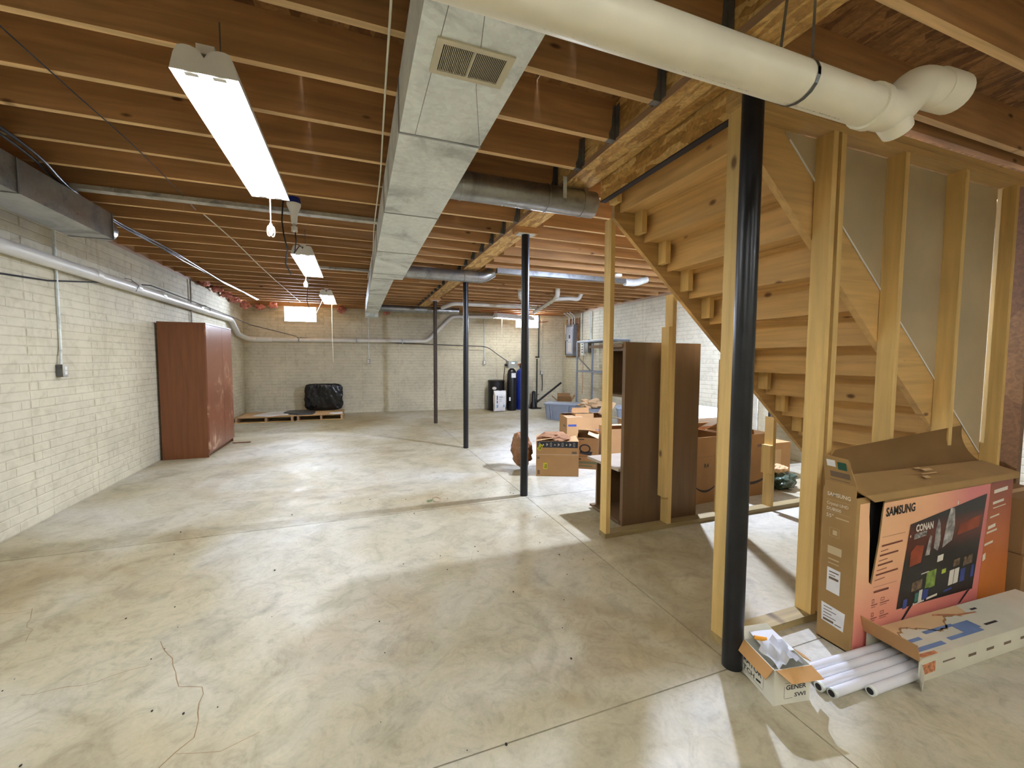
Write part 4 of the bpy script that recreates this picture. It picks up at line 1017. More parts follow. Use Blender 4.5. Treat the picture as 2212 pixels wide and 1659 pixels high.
# stair stringers, treads, risers
zup = lambda x: zlow(x)+0.40
XB = 4.68
st = thing('staircase', 'open-backed wooden staircase seen from below, descending to the right', 'staircase', (3.2, 2.15, 0))
for y0, y1, xt in ((2.752, 2.790, 1.845), (1.592, 1.630, 1.836)):
    xe = XB-0.05
    bm = B(); poly_plate(bm, [(xt, zlow(xt)), (xe, max(0, zlow(xe))), (xe+0.42, 0.02), (xe+0.3, 0.18), (xt, min(zup(xt), 2.99) if xt < 1.81 else min(zup(xt), 2.99))], (0, y0, 0), (1, 0, 0), (0, 0, 1), (0, 1, 0), y1-y0)
    bmesh.ops.recalc_face_normals(bm, faces=bm.faces); mk('stringer', bm, M['stringer'], st)
RUN, RISE = 0.229, 0.203
for j in range(-1, 11):
    X = 2.12+RUN*j; zb0 = 2.36-RISE*j; zt0 = zb0+RISE
    y0, y1 = 1.632, 2.75
    if zb0 < 0.02: continue
    zr1 = min(zt0, 2.985)
    if j >= 0 or True:
        mk('riser', box(B(), X, X+0.019, y0, y1, zb0-0.012, zr1-0.001), M['stair'], st, bevel=0.001)
    if zt0 < 2.7:
        mk('tread', box(B(), X-RUN+0.0195, X+0.045, y0, y1, zt0, zt0+0.028), M['stair'], st, bevel=0.005)
        mk('tread_batten', box(B(), X-0.045, X-0.001, y0+0.10, y1, zt0-0.022, zt0-0.001), M['stair'], st, bevel=0.002)
    if zt0 < 2.9:
        bl = 0.165 if j % 2 == 0 else 0.17
        mk('cleat_block', box(B(), X-0.092, X-0.047, 2.66, 2.75, zt0-bl, min(zt0-0.001, 2.681 if j < 0 else 9)), M['stud'], st, bevel=0.002)
# header board at the head of the stairs
bm = B(); box(bm, 1.734, 1.774, 1.60, 2.77, 2.622, 3.0)
hd = mk('header_board', bm, M['lsl'], label='strand lumber header board at the head of the staircase beside the beam', cat='board', bevel=0.002)
mk('edge_strip', box(B(), 1.7315, 1.7765, 1.60, 2.772, 2.614, 2.6215), M['ink'], hd)
# drywall on the stair side of the near wall
dw = thing('drywall_sheet', 'grey-tan drywall sheets behind the near studs, cut along the stair slope', 'drywall', (3.2, 1.61, 1))
zd = lambda x: 2.60-0.885*(x-2.09)+0.005
for i, (a, b) in enumerate(((1.93, 2.925), (2.927, 4.145))):
    pts = [(a, min(2.765, zd(a))), (b, zd(b)), (b, 2.618), (a, 2.618)] if zd(a) < 2.6 else [(2.09, 2.60), (b, zd(b)), (b, 2.618), (2.085, 2.618)]
    bm = B(); poly_plate(bm, pts, (0, 1.5905, 0), (1, 0, 0), (0, 0, 1), (0, 1, 0), 0.0125 if False else 0.0)if False else poly_plate(bm, pts, (0, 1.5895, 0), (1, 0, 0), (0, 0, 1), (0, 1, 0), 0.002)
    bmesh.ops.recalc_face_normals(bm, faces=bm.faces)
    mk('drywall_panel', bm, M['drywall'], dw)
bm = B(); beam(bm, (2.12, 1.588, zd(2.12)), (4.14, 1.588, zd(4.14)), 0.004, 0.009); mk('paper_edge', bm, M['white'], dw)
bm = B(); box(bm, 4.256, 4.31, 1.44, 1.588, 0, 2.62); mk('end_panel', bm, M['ply'], label='dark brown plywood panel standing at the right end of the near stud wall', cat='panel')

# ------------------------------------------------------------------ hutch (brown board back toward camera)
t = thing('hutch', 'tall brown hutch standing with its flat side panel against the far stud wall', 'hutch', (2.57, 3.2, 0))
mk('back_panel', box(B(), 2.13, 2.93, 2.96, 2.985, 0.0, 1.585), M['hutch'], t, bevel=0.002)
mk('edge_frame', box(B(), 2.118, 2.13, 2.955, 2.995, 0, 1.588), M['hutch'], t)
# upper cupboard, open to the left
for a in ((2.15, 2.9, 2.985, 3.32, 1.515, 1.545), (2.15, 2.9, 2.985, 3.32, 1.11, 1.13)): mk('shelf', box(B(), *a), M['hutch'], t)
mk('shelf', box(B(), 2.10, 2.92, 2.985, 3.52, 1.545, 1.57), M['hutch'], t)
mk('side_panel', box(B(), 2.15, 2.9, 3.30, 3.32, 1.13, 1.515), M['hutch'], t)
mk('inner_back', box(B(), 2.86, 2.88, 2.985, 3.30, 1.13, 1.515), M['hutch'], t)
# lower cabinet
mk('counter_top', box(B(), 2.09, 2.92, 2.985, 3.50, 0.475, 0.50), plain('worn_top', (168, 152, 132), 0.4), t)
for a in ((2.14, 2.9, 3.40, 3.42, 0.04, 0.475), (2.86, 2.88, 2.985, 3.40, 0.04, 0.475)): mk('side_panel', box(B(), *a), M['hutch'], t)
mk('bottom_panel', box(B(), 2.10, 2.9, 2.985, 3.46, 0.02, 0.04), M['hutch'], t)
mk('plinth', box(B(), 2.16, 2.88, 2.985, 3.42, 0, 0.02), M['hutch'], t)

# ------------------------------------------------------------------ cartons behind the hutch
t = thing('cardboard_box', 'open cardboard box with black patterned tape and yellow stickers beside the second column', 'box', (2.27, 4.78, 0), 'moving boxes on the floor')
face = carton(t, 2.112, 2.632, 4.518, 4.938, 0.435, M['card'], (None, -100, None, -80), rot=math.radians(-23.6))
f = face(0)
bm = B(); f.rect(bm, 0.012, 0.355, 0.495, 0.078, 1); mk('tape_band', bm, plain('black_tape', (46, 48, 58), 0.4, var=0), t)
bm = B()
for k in range(10):
    xx = 0.03+k*0.047
    if k % 3 == 0: f.frame(bm, xx, 0.37, 0.018, 0.045, 0.003, l=2)
    elif k % 3 == 1: f.rect(bm, xx+0.004, 0.382, 0.012, 0.016, 2)
    else: f.rect(bm, xx, 0.375, 0.006, 0.035, 2); f.rect(bm, xx+0.01, 0.385, 0.008, 0.018, 2)
f.rect(bm, 0.004, 0.268, 0.512, 0.003, 1)
mk('printed_icons', bm, M['inkwhite'], t)
for sx, sy, a in ((0.03, 0.315, 62), (0.115, 0.09, 90)):
    c, s_ = math.cos(math.radians(a)), math.sin(math.radians(a)); w_, h_ = 0.075, 0.045
    pr = Print(f.P(sx+0.02, sy, 0), f.u*c+f.v*s_, f.v*c-f.u*s_, f.n)
    bm = B(); pr.rect(bm, 0, 0, w_, h_, 4); st_ = mk('sticker', bm, M['yellow'], t)
    pr.text('printed_text', 'HEAVY', 0.006, 0.024, 0.019, M['ink'], st_, l=5, bold=0.0006)
    bm = B(); pr.rect(bm, 0.008, 0.008, 0.056, 0.01, 5); mk('printed_text', bm, M['ink'], st_)
bm = B(); f.rect(bm, 0.435, 0.28, 0.06, 0.03, 1); f.rect(bm, 0.015, 0.02, 0.03, 0.055, 1); f.rect(bm, 0.012, 0.215, 0.03, 0.025, 1)
mk('printed_mark', bm, M['inkgrey'], t)
def crumple(name, c, s, seedv, mat, label, cat='paper', amp=0.35, sub=4, group=None):
    bm = B(); bmesh.ops.create_icosphere(bm, subdivisions=sub, radius=1)
    for v in bm.verts:
        q = v.co*2.1+Vector((seedv*7.3, seedv, 0)); k = 1+amp*noise.noise(q)+amp*0.6*abs(noise.noise(q*2.4))
        v.co = Vector((c[0]+v.co.x*s[0]*k, c[1]+v.co.y*s[1]*k, max(c[2]-s[2], c[2]+v.co.z*s[2]*k)))
    return mk(name, bm, mat, label=label, cat=cat, group=group)
crumple('packing_paper', (2.33, 4.76, 0.45), (0.20, 0.15, 0.055), 1, M['kraft'], 'crumpled brown packing paper in the box with yellow stickers')
crumple('paper_bag', (2.0, 5.0, 0.25), (0.11, 0.19, 0.22), 2, M['kraft'], 'big crumpled brown paper bag between the second column and the stickered box', 'bag')
t = thing('cardboard_box', 'brown box with a round printed logo right of the stickered box', 'box', (2.86, 4.9, 0), 'moving boxes on the floor')
face = carton(t, 2.76, 3.05, 4.68, 5.04, 0.41, M['card_d'], (None, -70, -60, None), rot=math.radians(-34), inner=M['card_l'])
f = face(0)
bm = B()
f.quad(bm, [(0.12+0.075*math.cos(a*PI/8), 0.27+0.06*math.sin(a*PI/8)) for a in range(16)], 1); f.quad(bm, [(0.05, 0.2), (0.2, 0.18), (0.22, 0.23), (0.06, 0.25)], 1)
f.rect(bm, 0.02, 0.165, 0.25, 0.004, 1); f.rect(bm, 0.02, 0.12, 0.05, 0.02, 1); f.rect(bm, 0.04, 0.385, 0.07, 0.012, 1)
mk('printed_logo', bm, M['ink'], t)
bm = B(); f.quad(bm, [(0.12+0.055*math.cos(a*PI/8), 0.27+0.042*math.sin(a*PI/8)) for a in range(16)], 2); mk('printed_logo', bm, M['card_d'], t)
bm = B(); f.rect(bm, 0.02, 0.07, 0.25, 0.03, 1); f.rect(bm, 0.02, 0.03, 0.2, 0.02, 1); mk('printed_band', bm, plain('olive_ink', (92, 94, 56), 0.6, var=0), t)
t = thing('cardboard_box', 'tall open box with blue print seen between the two leftmost studs', 'box', (3.34, 4.75, 0), 'moving boxes on the floor')
face = carton(t, 3.12, 3.56, 4.55, 4.95, 0.53, M['card'], (None, 100, -85, None), rot=math.radians(-8), inner=M['card_l'])
f = face(0)
bm = B(); f.rect(bm, 0.14, 0.28, 0.14, 0.065); f.rect(bm, 0.30, 0.28, 0.06, 0.03); mk('printed_block', bm, M['inkblue'], t)
bm = B(); f.rect(bm, 0.14, 0.37, 0.15, 0.025); f.rect(bm, 0.14, 0.2, 0.2, 0.012); f.rect(bm, 0.2, 0.17, 0.12, 0.02); mk('printed_text', bm, M['inkgrey'], t)
t = thing('cardboard_box', 'wide open moving box with purple-blue print behind the stickered box', 'box', (3.65, 6.6, 0), 'moving boxes on the floor')
face = carton(t, 3.30, 4.0, 6.0, 6.55, 0.47, M['card'], (None, 30, -80, -88), rot=math.radians(-14), inner=M['card_l'])
f = face(0); bm = B(); f.rect(bm, 0.02, 0.325, 0.14, 0.035); f.rect(bm, 0.3, 0.2, 0.1, 0.05); f.rect(bm, 0.06, 0.12, 0.04, 0.04); f.rect(bm, 0.48, 0.22, 0.06, 0.05); mk('printed_text', bm, M['inkblue'], t)
f = face(3); bm = B(); f.rect(bm, 0.3, 0.30, 0.15, 0.03); f.rect(bm, 0.1, 0.1, 0.3, 0.08); mk('printed_text', bm, M['inkgrey'], t)
t = thing('cardboard_box', 'small open box of dark items lying in the wide moving box', 'box', (3.63, 6.3, 0.42), 'moving boxes on the floor')
carton(t, 3.48, 3.80, 6.15, 6.42, 0.10, M['card'], (None, None, -5, None), rot=math.radians(-14), fl=0.07)
mk('contents', box(B(), 3.53, 3.75, 6.20, 6.37, 0.43, 0.505), M['dark'], t, bevel=0.01)
t = thing('cardboard_box', 'pale open box with papers behind the tall box with blue print', 'box', (4.26, 5.55, 0), 'moving boxes on the floor')
face = carton(t, 4.02, 4.5, 5.3, 5.8, 0.46, M['card'], (60, None, -80, 70), rot=math.radians(-10), inner=M['card_l'])
f = face(0); bm = B(); f.rect(bm, 0.08, 0.3, 0.16, 0.07); mk('printed_block', bm, M['inkblue'], t)
bm = B(); poly_plate(bm, [(0, 0), (0.24, 0), (0.24, 0.16), (0, 0.16)], (4.12, 5.36, 0.475), (0.9, 0.3, 0.03), (-0.2, 0.9, -0.1), (0, 0, 1), 0.004); mk('paper_sheet', bm, M['paper'], label='white papers lying on the pale open box', cat='paper')
# totes
def tote(x, y, L, Wd, H, rot, label, lid=True):
    t = thing('storage_tote', label, 'tote', (x, y, 0), 'grey plastic totes'); t.rotation_euler = (0, 0, rot)
    bm = B(); k = 0.9
    def R(s, z, r=0.05):
        a, b = L/2*s, Wd/2*s; P = []
        for cx_, cy_, a0 in ((a-r, b-r, 0), (-a+r, b-r, 90), (-a+r, -b+r, 180), (a-r, -b+r, 270)):
            for q in range(4): P.append((x+cx_+r*math.cos(math.radians(a0+q*30)), y+cy_+r*math.sin(math.radians(a0+q*30)), z))
        return P
    rings(bm, [R(0.86, 0.0), R(0.87, 0.02), R(0.96, H-0.05), R(0.96, H-0.05), R(1.0, H-0.045), R(1.0, H-0.02)])
    mk('tub', bm, M['grey'], t, smooth=True)
    for q in (-0.3, 0.3):
        bm = B(); beam(bm, (x+L*q*0.87, y-Wd/2*0.9, 0.03), (x+L*q, y-Wd/2*0.985, H-0.06), 0.05, 0.03); mk('rib', bm, M['grey'], t, bevel=0.005)
    if lid:
        bm = B(); rings(bm, [R(1.01, H-0.025), R(1.015, H-0.005), R(0.97, H)]); mk('lid', bm, M['greylid'], t, smooth=True)
    return t
tote(4.62, 8.93, 0.80, 0.5, 0.40, math.radians(-40), 'leftmost grey plastic tote with lid, standing before the right wall')
tote(4.86, 7.95, 0.72, 0.5, 0.39, math.radians(-30), 'open grey plastic tote stuffed with brown paper', lid=False)
tote(5.2, 6.9, 0.75, 0.5, 0.50, math.radians(-35), 'rightmost grey tote with lid, half hidden behind the leftmost stud')
crumple('packing_paper', (4.86, 7.97, 0.44), (0.22, 0.16, 0.10), 5, M['card_l'], 'brown packing paper rising out of the open grey tote', amp=0.7)
t = thing('cardboard_box', 'open brown box with raised flaps behind the grey totes', 'box', (5.08, 9.72, 0), 'moving boxes on the floor')
carton(t, 4.9, 5.26, 9.5, 9.95, 0.36, M['card_d'], (40, 35, 10, 50), rot=math.radians(-25))
# metal rack
t = thing('metal_rack', 'grey metal shelving frame against the right wall beside the breaker panel', 'rack', (5.55, 8.6, 0))
for x, y in ((5.3, 9.45), (5.75, 9.45), (5.3, 7.9), (5.75, 7.9)): mk('upright', box(B(), x-0.018, x+0.018, y-0.018, y+0.018, 0, 1.88), M['grey'], t)
for z in (1.86, 1.12):
    for x in (5.3, 5.75): mk('rail', box(B(), x-0.012, x+0.012, 7.9, 9.45, z, z+0.035), M['grey'], t)
    for y in (7.9, 9.45): mk('rail', box(B(), 5.3, 5.75, y-0.012, y+0.012, z, z+0.035), M['grey'], t)
bm = B(); beam(bm, (5.3, 9.43, 1.5), (5.3, 8.7, 1.12), 0.012, 0.03); mk('brace', bm, M['hanger'], t)
mk('shelf', box(B(), 5.29, 5.76, 7.9, 9.45, 1.895, 1.905), M['galv'], t)

# right-hand pile seen through the studs
t = thing('cardboard_box', 'tall carton marked R4 leaning behind the far stud wall', 'box', (3.33, 3.42, 0), 'cartons behind the stair wall')
face = carton(t, 3.09, 3.56, 3.18, 3.6, 0.67, M['card_d'], (None, None, -60, 120), fl=0.2, rot=math.radians(3), inner=M['card'])
f = face(0)
def arc_print(f, x0, x1, z, dip, w):
    bm = B(); n = 12
    for k in range(n):
        a, b = k/n, (k+1)/n
        g = lambda q: z-dip*4*q*(1-q)
        w0, w1 = w*(0.5+2*a*(1-a)), w*(0.5+2*b*(1-b))
        f.quad(bm, [(x0+(x1-x0)*a, g(a)-w0/2), (x0+(x1-x0)*b, g(b)-w1/2), (x0+(x1-x0)*b, g(b)+w1/2), (x0+(x1-x0)*a, g(a)+w0/2)])
    return bm
mk('printed_arc', arc_print(f, 0.03, 0.30, 0.17, 0.05, 0.022), M['ink'], t)
f.text('printed_text', 'R4', 0.13, 0.36, 0.06, M['ink'], t, bold=0.0008)
bm = B(); f.rect(bm, 0.0, 0.47, 0.5, 0.003); mk('crease', bm, M['inkgrey'], t)
t = thing('cardboard_box', 'big brown carton with a curved black print right of the nearest column', 'box', (3.9, 3.4, 0), 'cartons behind the stair wall')
face = carton(t, 3.66, 4.16, 3.18, 3.6, 0.66, M['card_d'], (None, None, -60, None), fl=0.2, inner=M['card'])
f = face(0); mk('printed_arc', arc_print(f, 0.02, 0.46, 0.20, 0.06, 0.03), M['ink'], t)
bm = B(); f.rect(bm, 0.3, 0.52, 0.12, 0.03); mk('printed_text', bm, M['inkgrey'], t)
t = thing('cardboard_box', 'open reddish box with white inner flap on top of the R4 carton pile', 'box', (4.0, 4.2, 0), 'cartons behind the stair wall')
carton(t, 3.62, 4.2, 3.95, 4.45, 0.62, cardboard('reddish_card', (176, 116, 70)), (55, 30, -10, 40), fl=0.24, inner=M['white'])
t = thing('white_box', 'white box standing on the floor, seen right of the brown hutch', 'box', (5.02, 5.22, 0.0))
mk('box_body', box(B(), 4.93, 5.12, 5.1, 5.35, 0.0, 0.62), M['white'], t, bevel=0.004)
mk('label', box(B(), 5.1205, 5.1225, 5.13, 5.32, 0.4, 0.56), M['card'], t)
bm = B(); poly_plate(bm, [(0.38*math.cos(a*PI/16), 0.38*math.sin(a*PI/16)) for a in range(32)], (5.35, 5.75, 0.382), (0.9, -0.43, 0), (0, 0, 1), (-0.43, -0.9, 0), 0.02)
bmesh.ops.recalc_face_normals(bm, faces=bm.faces); mk('round_tabletop', bm, plain('pale_green_top', (196, 204, 172), 0.4), label='pale green round table top standing on edge by the right wall', cat='table top')
# sheet metal offcut
t = thing('sheet_metal_duct', 'upright piece of shiny galvanized duct behind the nearest column', 'duct', (5.0, 4.18, 0))
bm = B(); hexa(bm, [(4.80, 4.05, 0), (5.18, 4.02, 0), (5.22, 4.3, 0), (4.84, 4.33, 0), (4.80, 4.05, 1.3), (5.18, 4.02, 1.3), (5.22, 4.3, 1.3), (4.84, 4.33, 1.3)]); mk('duct_body', bm, M['galv'], t)
mk('seam', box(B(), 4.99, 5.005, 4.022, 4.04, 0, 1.3), M['galv_l'], t)
mk('end_cap', box(B(), 5.225, 5.28, 4.0, 4.32, 0, 1.15), M['hanger'], t)
t = thing('cardboard_box', 'small box with a white label seen low between the near studs', 'box', (4.87, 3.72, 0), 'cartons behind the stair wall')
mk('box_body', box(B(), 4.62, 4.98, 3.55, 3.9, 0.0, 0.44), M['card'], t, bevel=0.003)
pr = Print((4.62, 3.55, 0), (1, 0, 0), (0, 0, 1), (0, -1, 0)); bm = B(); pr.rect(bm, 0.06, 0.14, 0.14, 0.22, 1); mk('paper_label', bm, M['card_l'], t)
bm = B(); pr.rect(bm, 0.1, 0.04, 0.16, 0.025, 1); pr.rect(bm, 0.12, 0.08, 0.14, 0.015, 1); mk('printed_band', bm, M['inkgreen'], t)
crumple('plastic_bag', (4.45, 3.28, 0.10), (0.16, 0.13, 0.10), 8, plain('green_bag', (60, 78, 62), 0.4), 'crumpled dark green bag on the floor below the small labelled box', 'bag')
crumple('packing_paper', (4.42, 3.30, 0.22), (0.12, 0.08, 0.05), 9, M['card_l'], 'bit of pale packing paper on the dark green bag')

# ------------------------------------------------------------------ big television carton
TX0, TX1, TY0, TY1, TH = 2.24, 3.69, 1.26, 1.415, 0.775
t = thing('television_box', 'large open flat-screen television carton with pink print leaning by the stair wall', 'box', (TX0, TY0, 0))
bm = B(); th = 0.006
box(bm, TX0, TX1, TY1-th, TY1, 0, TH+0.02); box(bm, TX1-th, TX1, TY0, TY1-th, 0, TH); box(bm, TX0, TX1, TY0+th, TY1-th, 0, th)
mk('box_body', bm, M['card_tv'], t)
# front panel with torn slot at the left
hx0, hx1 = TX0+0.085, TX0+0.21
pts = [(0, 0), (TX1-TX0, 0), (TX1-TX0, TH), (0.225, TH), (0.205, TH-0.10), (0.19, TH-0.24), (0.165, TH-0.36), (0.145, TH-0.45), (0.125, TH-0.435), (0.118, TH-0.33), (0.112, TH-0.2), (0.10, TH-0.1), (0.10, TH), (0, TH)]
fm = bmesh.new(); poly_plate(fm, pts, (TX0, TY0, 0), (1, 0, 0), (0, 0, 1), (0, 1, 0), th); bmesh.ops.recalc_face_normals(fm, faces=fm.faces)
mk('front_panel', fm, M['card_tv'], t)
F = Print((TX0, TY0, 0), (1, 0, 0), (0, 0, 1), (0, -1, 0))
ptsp = [(0.02, 0.004), (1.18, 0.004), (1.20, TH-0.045), (0.212, TH-0.045), (0.205, TH-0.10), (0.19, TH-0.24), (0.165, TH-0.36), (0.145, TH-0.452), (0.123, TH-0.437), (0.116, TH-0.33), (0.110, TH-0.2), (0.098, TH-0.1), (0.098, TH-0.03), (0.025, TH-0.03)]
bm = B(); F.quad(bm, ptsp); mk('pink_print', bm, M['tvprint'], t)
bm = B(); F.quad(bm, [(1.13, 0.004), (TX1-TX0, 0.004), (TX1-TX0, TH-0.02), (1.205, TH-0.04)], 2); mk('orange_print', bm, M['tvside'], t)
bm = B(); F.quad(bm, [(0.36, 0.15), (1.075, 0.125), (1.165, 0.675), (0.44, 0.59)], 3); mk('screen_print', bm, M['tvscreen'], t)
F.text('printed_text', 'SAMSUNG', 0.228, 0.66, 0.062, M['ink'], t, l=3, sx=0.86, bold=0.002)
# tv picture bits
def bits(lst, mat, name='screen_picture', l=4):
    bm = B()
    for q in lst: F.quad(bm, q, l)
    mk(name, bm, mat, t)
def R4(x, y, w, h, s=0.06): return [(x, y), (x+w, y+w*s), (x+w+h*0.13, y+h+w*s), (x+h*0.13, y+h)]
bits([R4(0.70, 0.345, 0.055, 0.035), R4(0.545, 0.155, 0.03, 0.06), R4(0.82, 0.19, 0.045, 0.085), R4(0.87, 0.192, 0.045, 0.085), R4(0.50, 0.143, 0.1, 0.012), R4(0.62, 0.15, 0.1, 0.012), R4(0.44, 0.52, 0.008, 0.012), R4(0.86, 0.645, 0.012, 0.02), R4(0.56, 0.30, 0.07, 0.006)], M['inkwhite'])
bits([[(0.585, 0.40), (0.625, 0.40), (0.64, 0.50), (0.62, 0.51)], [(0.66, 0.43), (0.70, 0.41), (0.72, 0.47), (0.71, 0.56), (0.69, 0.59), (0.67, 0.53)], [(0.74, 0.42), (0.83, 0.45), (0.85, 0.52), (0.84, 0.63), (0.80, 0.635), (0.77, 0.56)]], plain('grey_figure', (168, 164, 160), 0.5, var=0.3, scale=28))
bits([[(0.45, 0.36), (0.55, 0.37), (0.57, 0.46), (0.50, 0.47), (0.455, 0.44)], [(0.88, 0.47), (1.1, 0.49), (1.12, 0.56), (0.9, 0.53)]], plain('rust_print', (150, 66, 36), 0.5, var=0.15, scale=10))
bits([R4(0.60, 0.21, 0.09, 0.095)], plain('lime_print', (132, 160, 70), 0.5, var=0.25, scale=30))
bits([R4(0.75, 0.27, 0.04, 0.025)], plain('lime_bright', (170, 190, 60), 0.5, var=0))
bits([R4(0.41, 0.14, 0.035, 0.05), R4(0.58, 0.155, 0.05, 0.06), R4(0.93, 0.19, 0.05, 0.075), R4(1.04, 0.2, 0.03, 0.07), R4(0.78, 0.16, 0.08, 0.012)], M['inkblue'])
bits([R4(0.51, 0.15, 0.035, 0.055)], plain('teal_print', (60, 120, 110), 0.5, var=0))
bits([R4(0.48, 0.22, 0.09, 0.05), R4(0.86, 0.29, 0.06, 0.04), R4(0.96, 0.28, 0.09, 0.05)], plain('tan_print', (128, 104, 80), 0.5, var=0.35, scale=30))
F.text('printed_text', 'CONAN', 0.487, 0.545, 0.052, M['inkwhite'], t, l=5, sx=0.8, bold=0.002)
bits([R4(0.475, 0.505, 0.11, 0.028)], plain('grey_lettering', (150, 146, 142), 0.5, var=0.4, scale=60), 'printed_text')
# stand legs drawn under the screen
bits([[(0.395, 0.075), (0.47, 0.145), (0.50, 0.148), (0.42, 0.078)], [(0.93, 0.06), (1.02, 0.125), (1.05, 0.127), (0.96, 0.066)]], M['ink'])
bm = B()
for k, (w, h) in enumerate(((0.15, 0.0), (0.17, 0.009), (0.06, 0.004), (0.15, 0.009), (0.07, 0.004), (0.12, 0.009), (0.08, 0.004), (0.18, 0.009), (0.08, 0.004))):
    if h: F.rect(bm, 0.215-0.006*k, 0.53-0.024*k, w, h, 3, sk=0.004)
for z in (0.555, 0.305): F.rect(bm, 0.21-(0.56-z)*0.2, z, 0.19, 0.0015, 3)
F.rect(bm, 0.165, 0.275, 0.12, 0.011, 3)
for z in (0.225, 0.155, 0.085):
    F.frame(bm, 0.155, z, 0.018, 0.02, 0.003, l=3); F.rect(bm, 0.15, z-0.013, 0.05, 0.005, 3); F.rect(bm, 0.15, z-0.023, 0.035, 0.003, 3)
    if z > 0.1: F.frame(bm, 0.225, z, 0.03, 0.016, 0.003, l=3); F.rect(bm, 0.22, z-0.013, 0.075, 0.005, 3); F.rect(bm, 0.22, z-0.023, 0.055, 0.003, 3)
F.rect(bm, 0.13, 0.035, 0.17, 0.0015, 3)
mk('small_print', bm, plain('brown_ink', (120, 62, 44), 0.6, var=0), t)
bm = B()
for x, z, w, h in ((1.24, 0.665, 0.15, 0.022), (1.235, 0.60, 0.12, 0.016), (1.24, 0.575, 0.14, 0.006), (1.215, 0.52, 0.1, 0.01), (1.2, 0.455, 0.08, 0.02), (1.19, 0.43, 0.11, 0.012), (1.175, 0.36, 0.09, 0.014), (1.165, 0.27, 0.03, 0.04)):
    F.rect(bm, x, z, w, h, 3, sk=0.01)
mk('white_print', bm, M['inkwhite'], t)
# inside dark filler behind the slot
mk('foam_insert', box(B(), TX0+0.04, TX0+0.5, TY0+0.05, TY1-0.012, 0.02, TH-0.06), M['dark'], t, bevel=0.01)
# end panel + raised end flap
ez = 0.83
bm = B(); box(bm, TX0, TX0+th, TY0+th, TY1-th, 0, ez); mk('end_panel', bm, M['card_tv'], t)
E_ = Print((TX0, TY1, 0), (0, -1, 0), (0, 0, 1), (-1, 0, 0))
D = TY1-TY0
E_.text('printed_text', 'SAMSUNG', 0.02, 0.755, 0.027, M['inkwhite'], t, l=1, sx=0.88, bold=0.0004)
E_.text('printed_text', 'Crystal UHD', 0.02, 0.71, 0.022, M['inkwhite'], t, l=1, sx=0.85)
E_.text('printed_text', 'Dolby', 0.02, 0.68, 0.022, M['inkwhite'], t, l=1, sx=0.9) if False else E_.text('printed_text', 'DU8000', 0.02, 0.682, 0.022, M['inkwhite'], t, l=1, sx=0.9)
E_.text('printed_text', '55"', 0.02, 0.645, 0.026, M['inkwhite'], t, l=1)
bm = B(); E_.rect(bm, 0.02, 0.735, 0.11, 0.001); E_.rect(bm, 0.02, 0.674, 0.11, 0.001); E_.rect(bm, 0.065, 0.648, 0.06, 0.006); E_.rect(bm, 0.055, 0.56, 0.02, 0.024); E_.frame(bm, 0.04, 0.55, 0.045, 0.045, 0.001); E_.rect(bm, 0.035, 0.46, 0.065, 0.04); E_.rect(bm, 0.04, 0.43, 0.05, 0.006); E_.rect(bm, 0.04, 0.41, 0.05, 0.004)
mk('faint_print', bm, plain('pale_ink', (196, 176, 140), 0.7, var=0), t)
bm = B(); E_.quad(bm, [(0.038, 0.265), (0.10, 0.262), (0.10, 0.385), (0.038, 0.388)], 1); mk('paper_label', bm, M['paper'], t)
bm = B(); E_.quad(bm, [(0.022, 0.10), (0.125, 0.09), (0.13, 0.185), (0.018, 0.195)], 1); mk('paper_label', bm, M['paper'], t)
bm = B(); E_.rect(bm, 0.048, 0.365, 0.045, 0.006, 2); E_.rect(bm, 0.048, 0.33, 0.045, 0.012, 2); E_.rect(bm, 0.048, 0.35, 0.03, 0.004, 2)
for k in range(4): E_.rect(bm, 0.03, 0.175-0.016*k, 0.04+0.02*(k % 2), 0.004, 2)
E_.rect(bm, 0.03, 0.105, 0.05, 0.012, 2); E_.rect(bm, 0.085, 0.105, 0.03, 0.005, 2)
mk('label_text', bm, M['inkgrey'], t)
a = math.radians(16); up = Vector((-math.sin(a), 0.0, math.cos(a)))
bm = B(); poly_plate(bm, [(0.002, 0), (D-0.008, 0), (D-0.03, 0.135), (0.012, 0.14)], (TX0, TY1-0.003, ez), (0, -1, 0), up, (up.z, 0, -up.x), 0.005)
bmesh.ops.recalc_face_normals(bm, faces=bm.faces); mk('end_flap', bm, M['card_tv'], t)
K = Print(Vector((TX0, TY1-0.003, ez)), (0, -1, 0), up, (-up.z, 0, up.x))
bm = B(); K.rect(bm, 0.025, 0.085, 0.04, 0.035, 2); mk('flap_label', bm, M['paper'], t)
bm = B(); K.rect(bm, 0.075, 0.075, 0.04, 0.04, 2); mk('flap_label', bm, M['inkgreen'], t)
bm = B(); K.rect(bm, 0.035, 0.03, 0.09, 0.03, 2); K.rect(bm, 0.03, 0.012, 0.09, 0.004, 2); mk('flap_print', bm, M['inkgrey'], t)
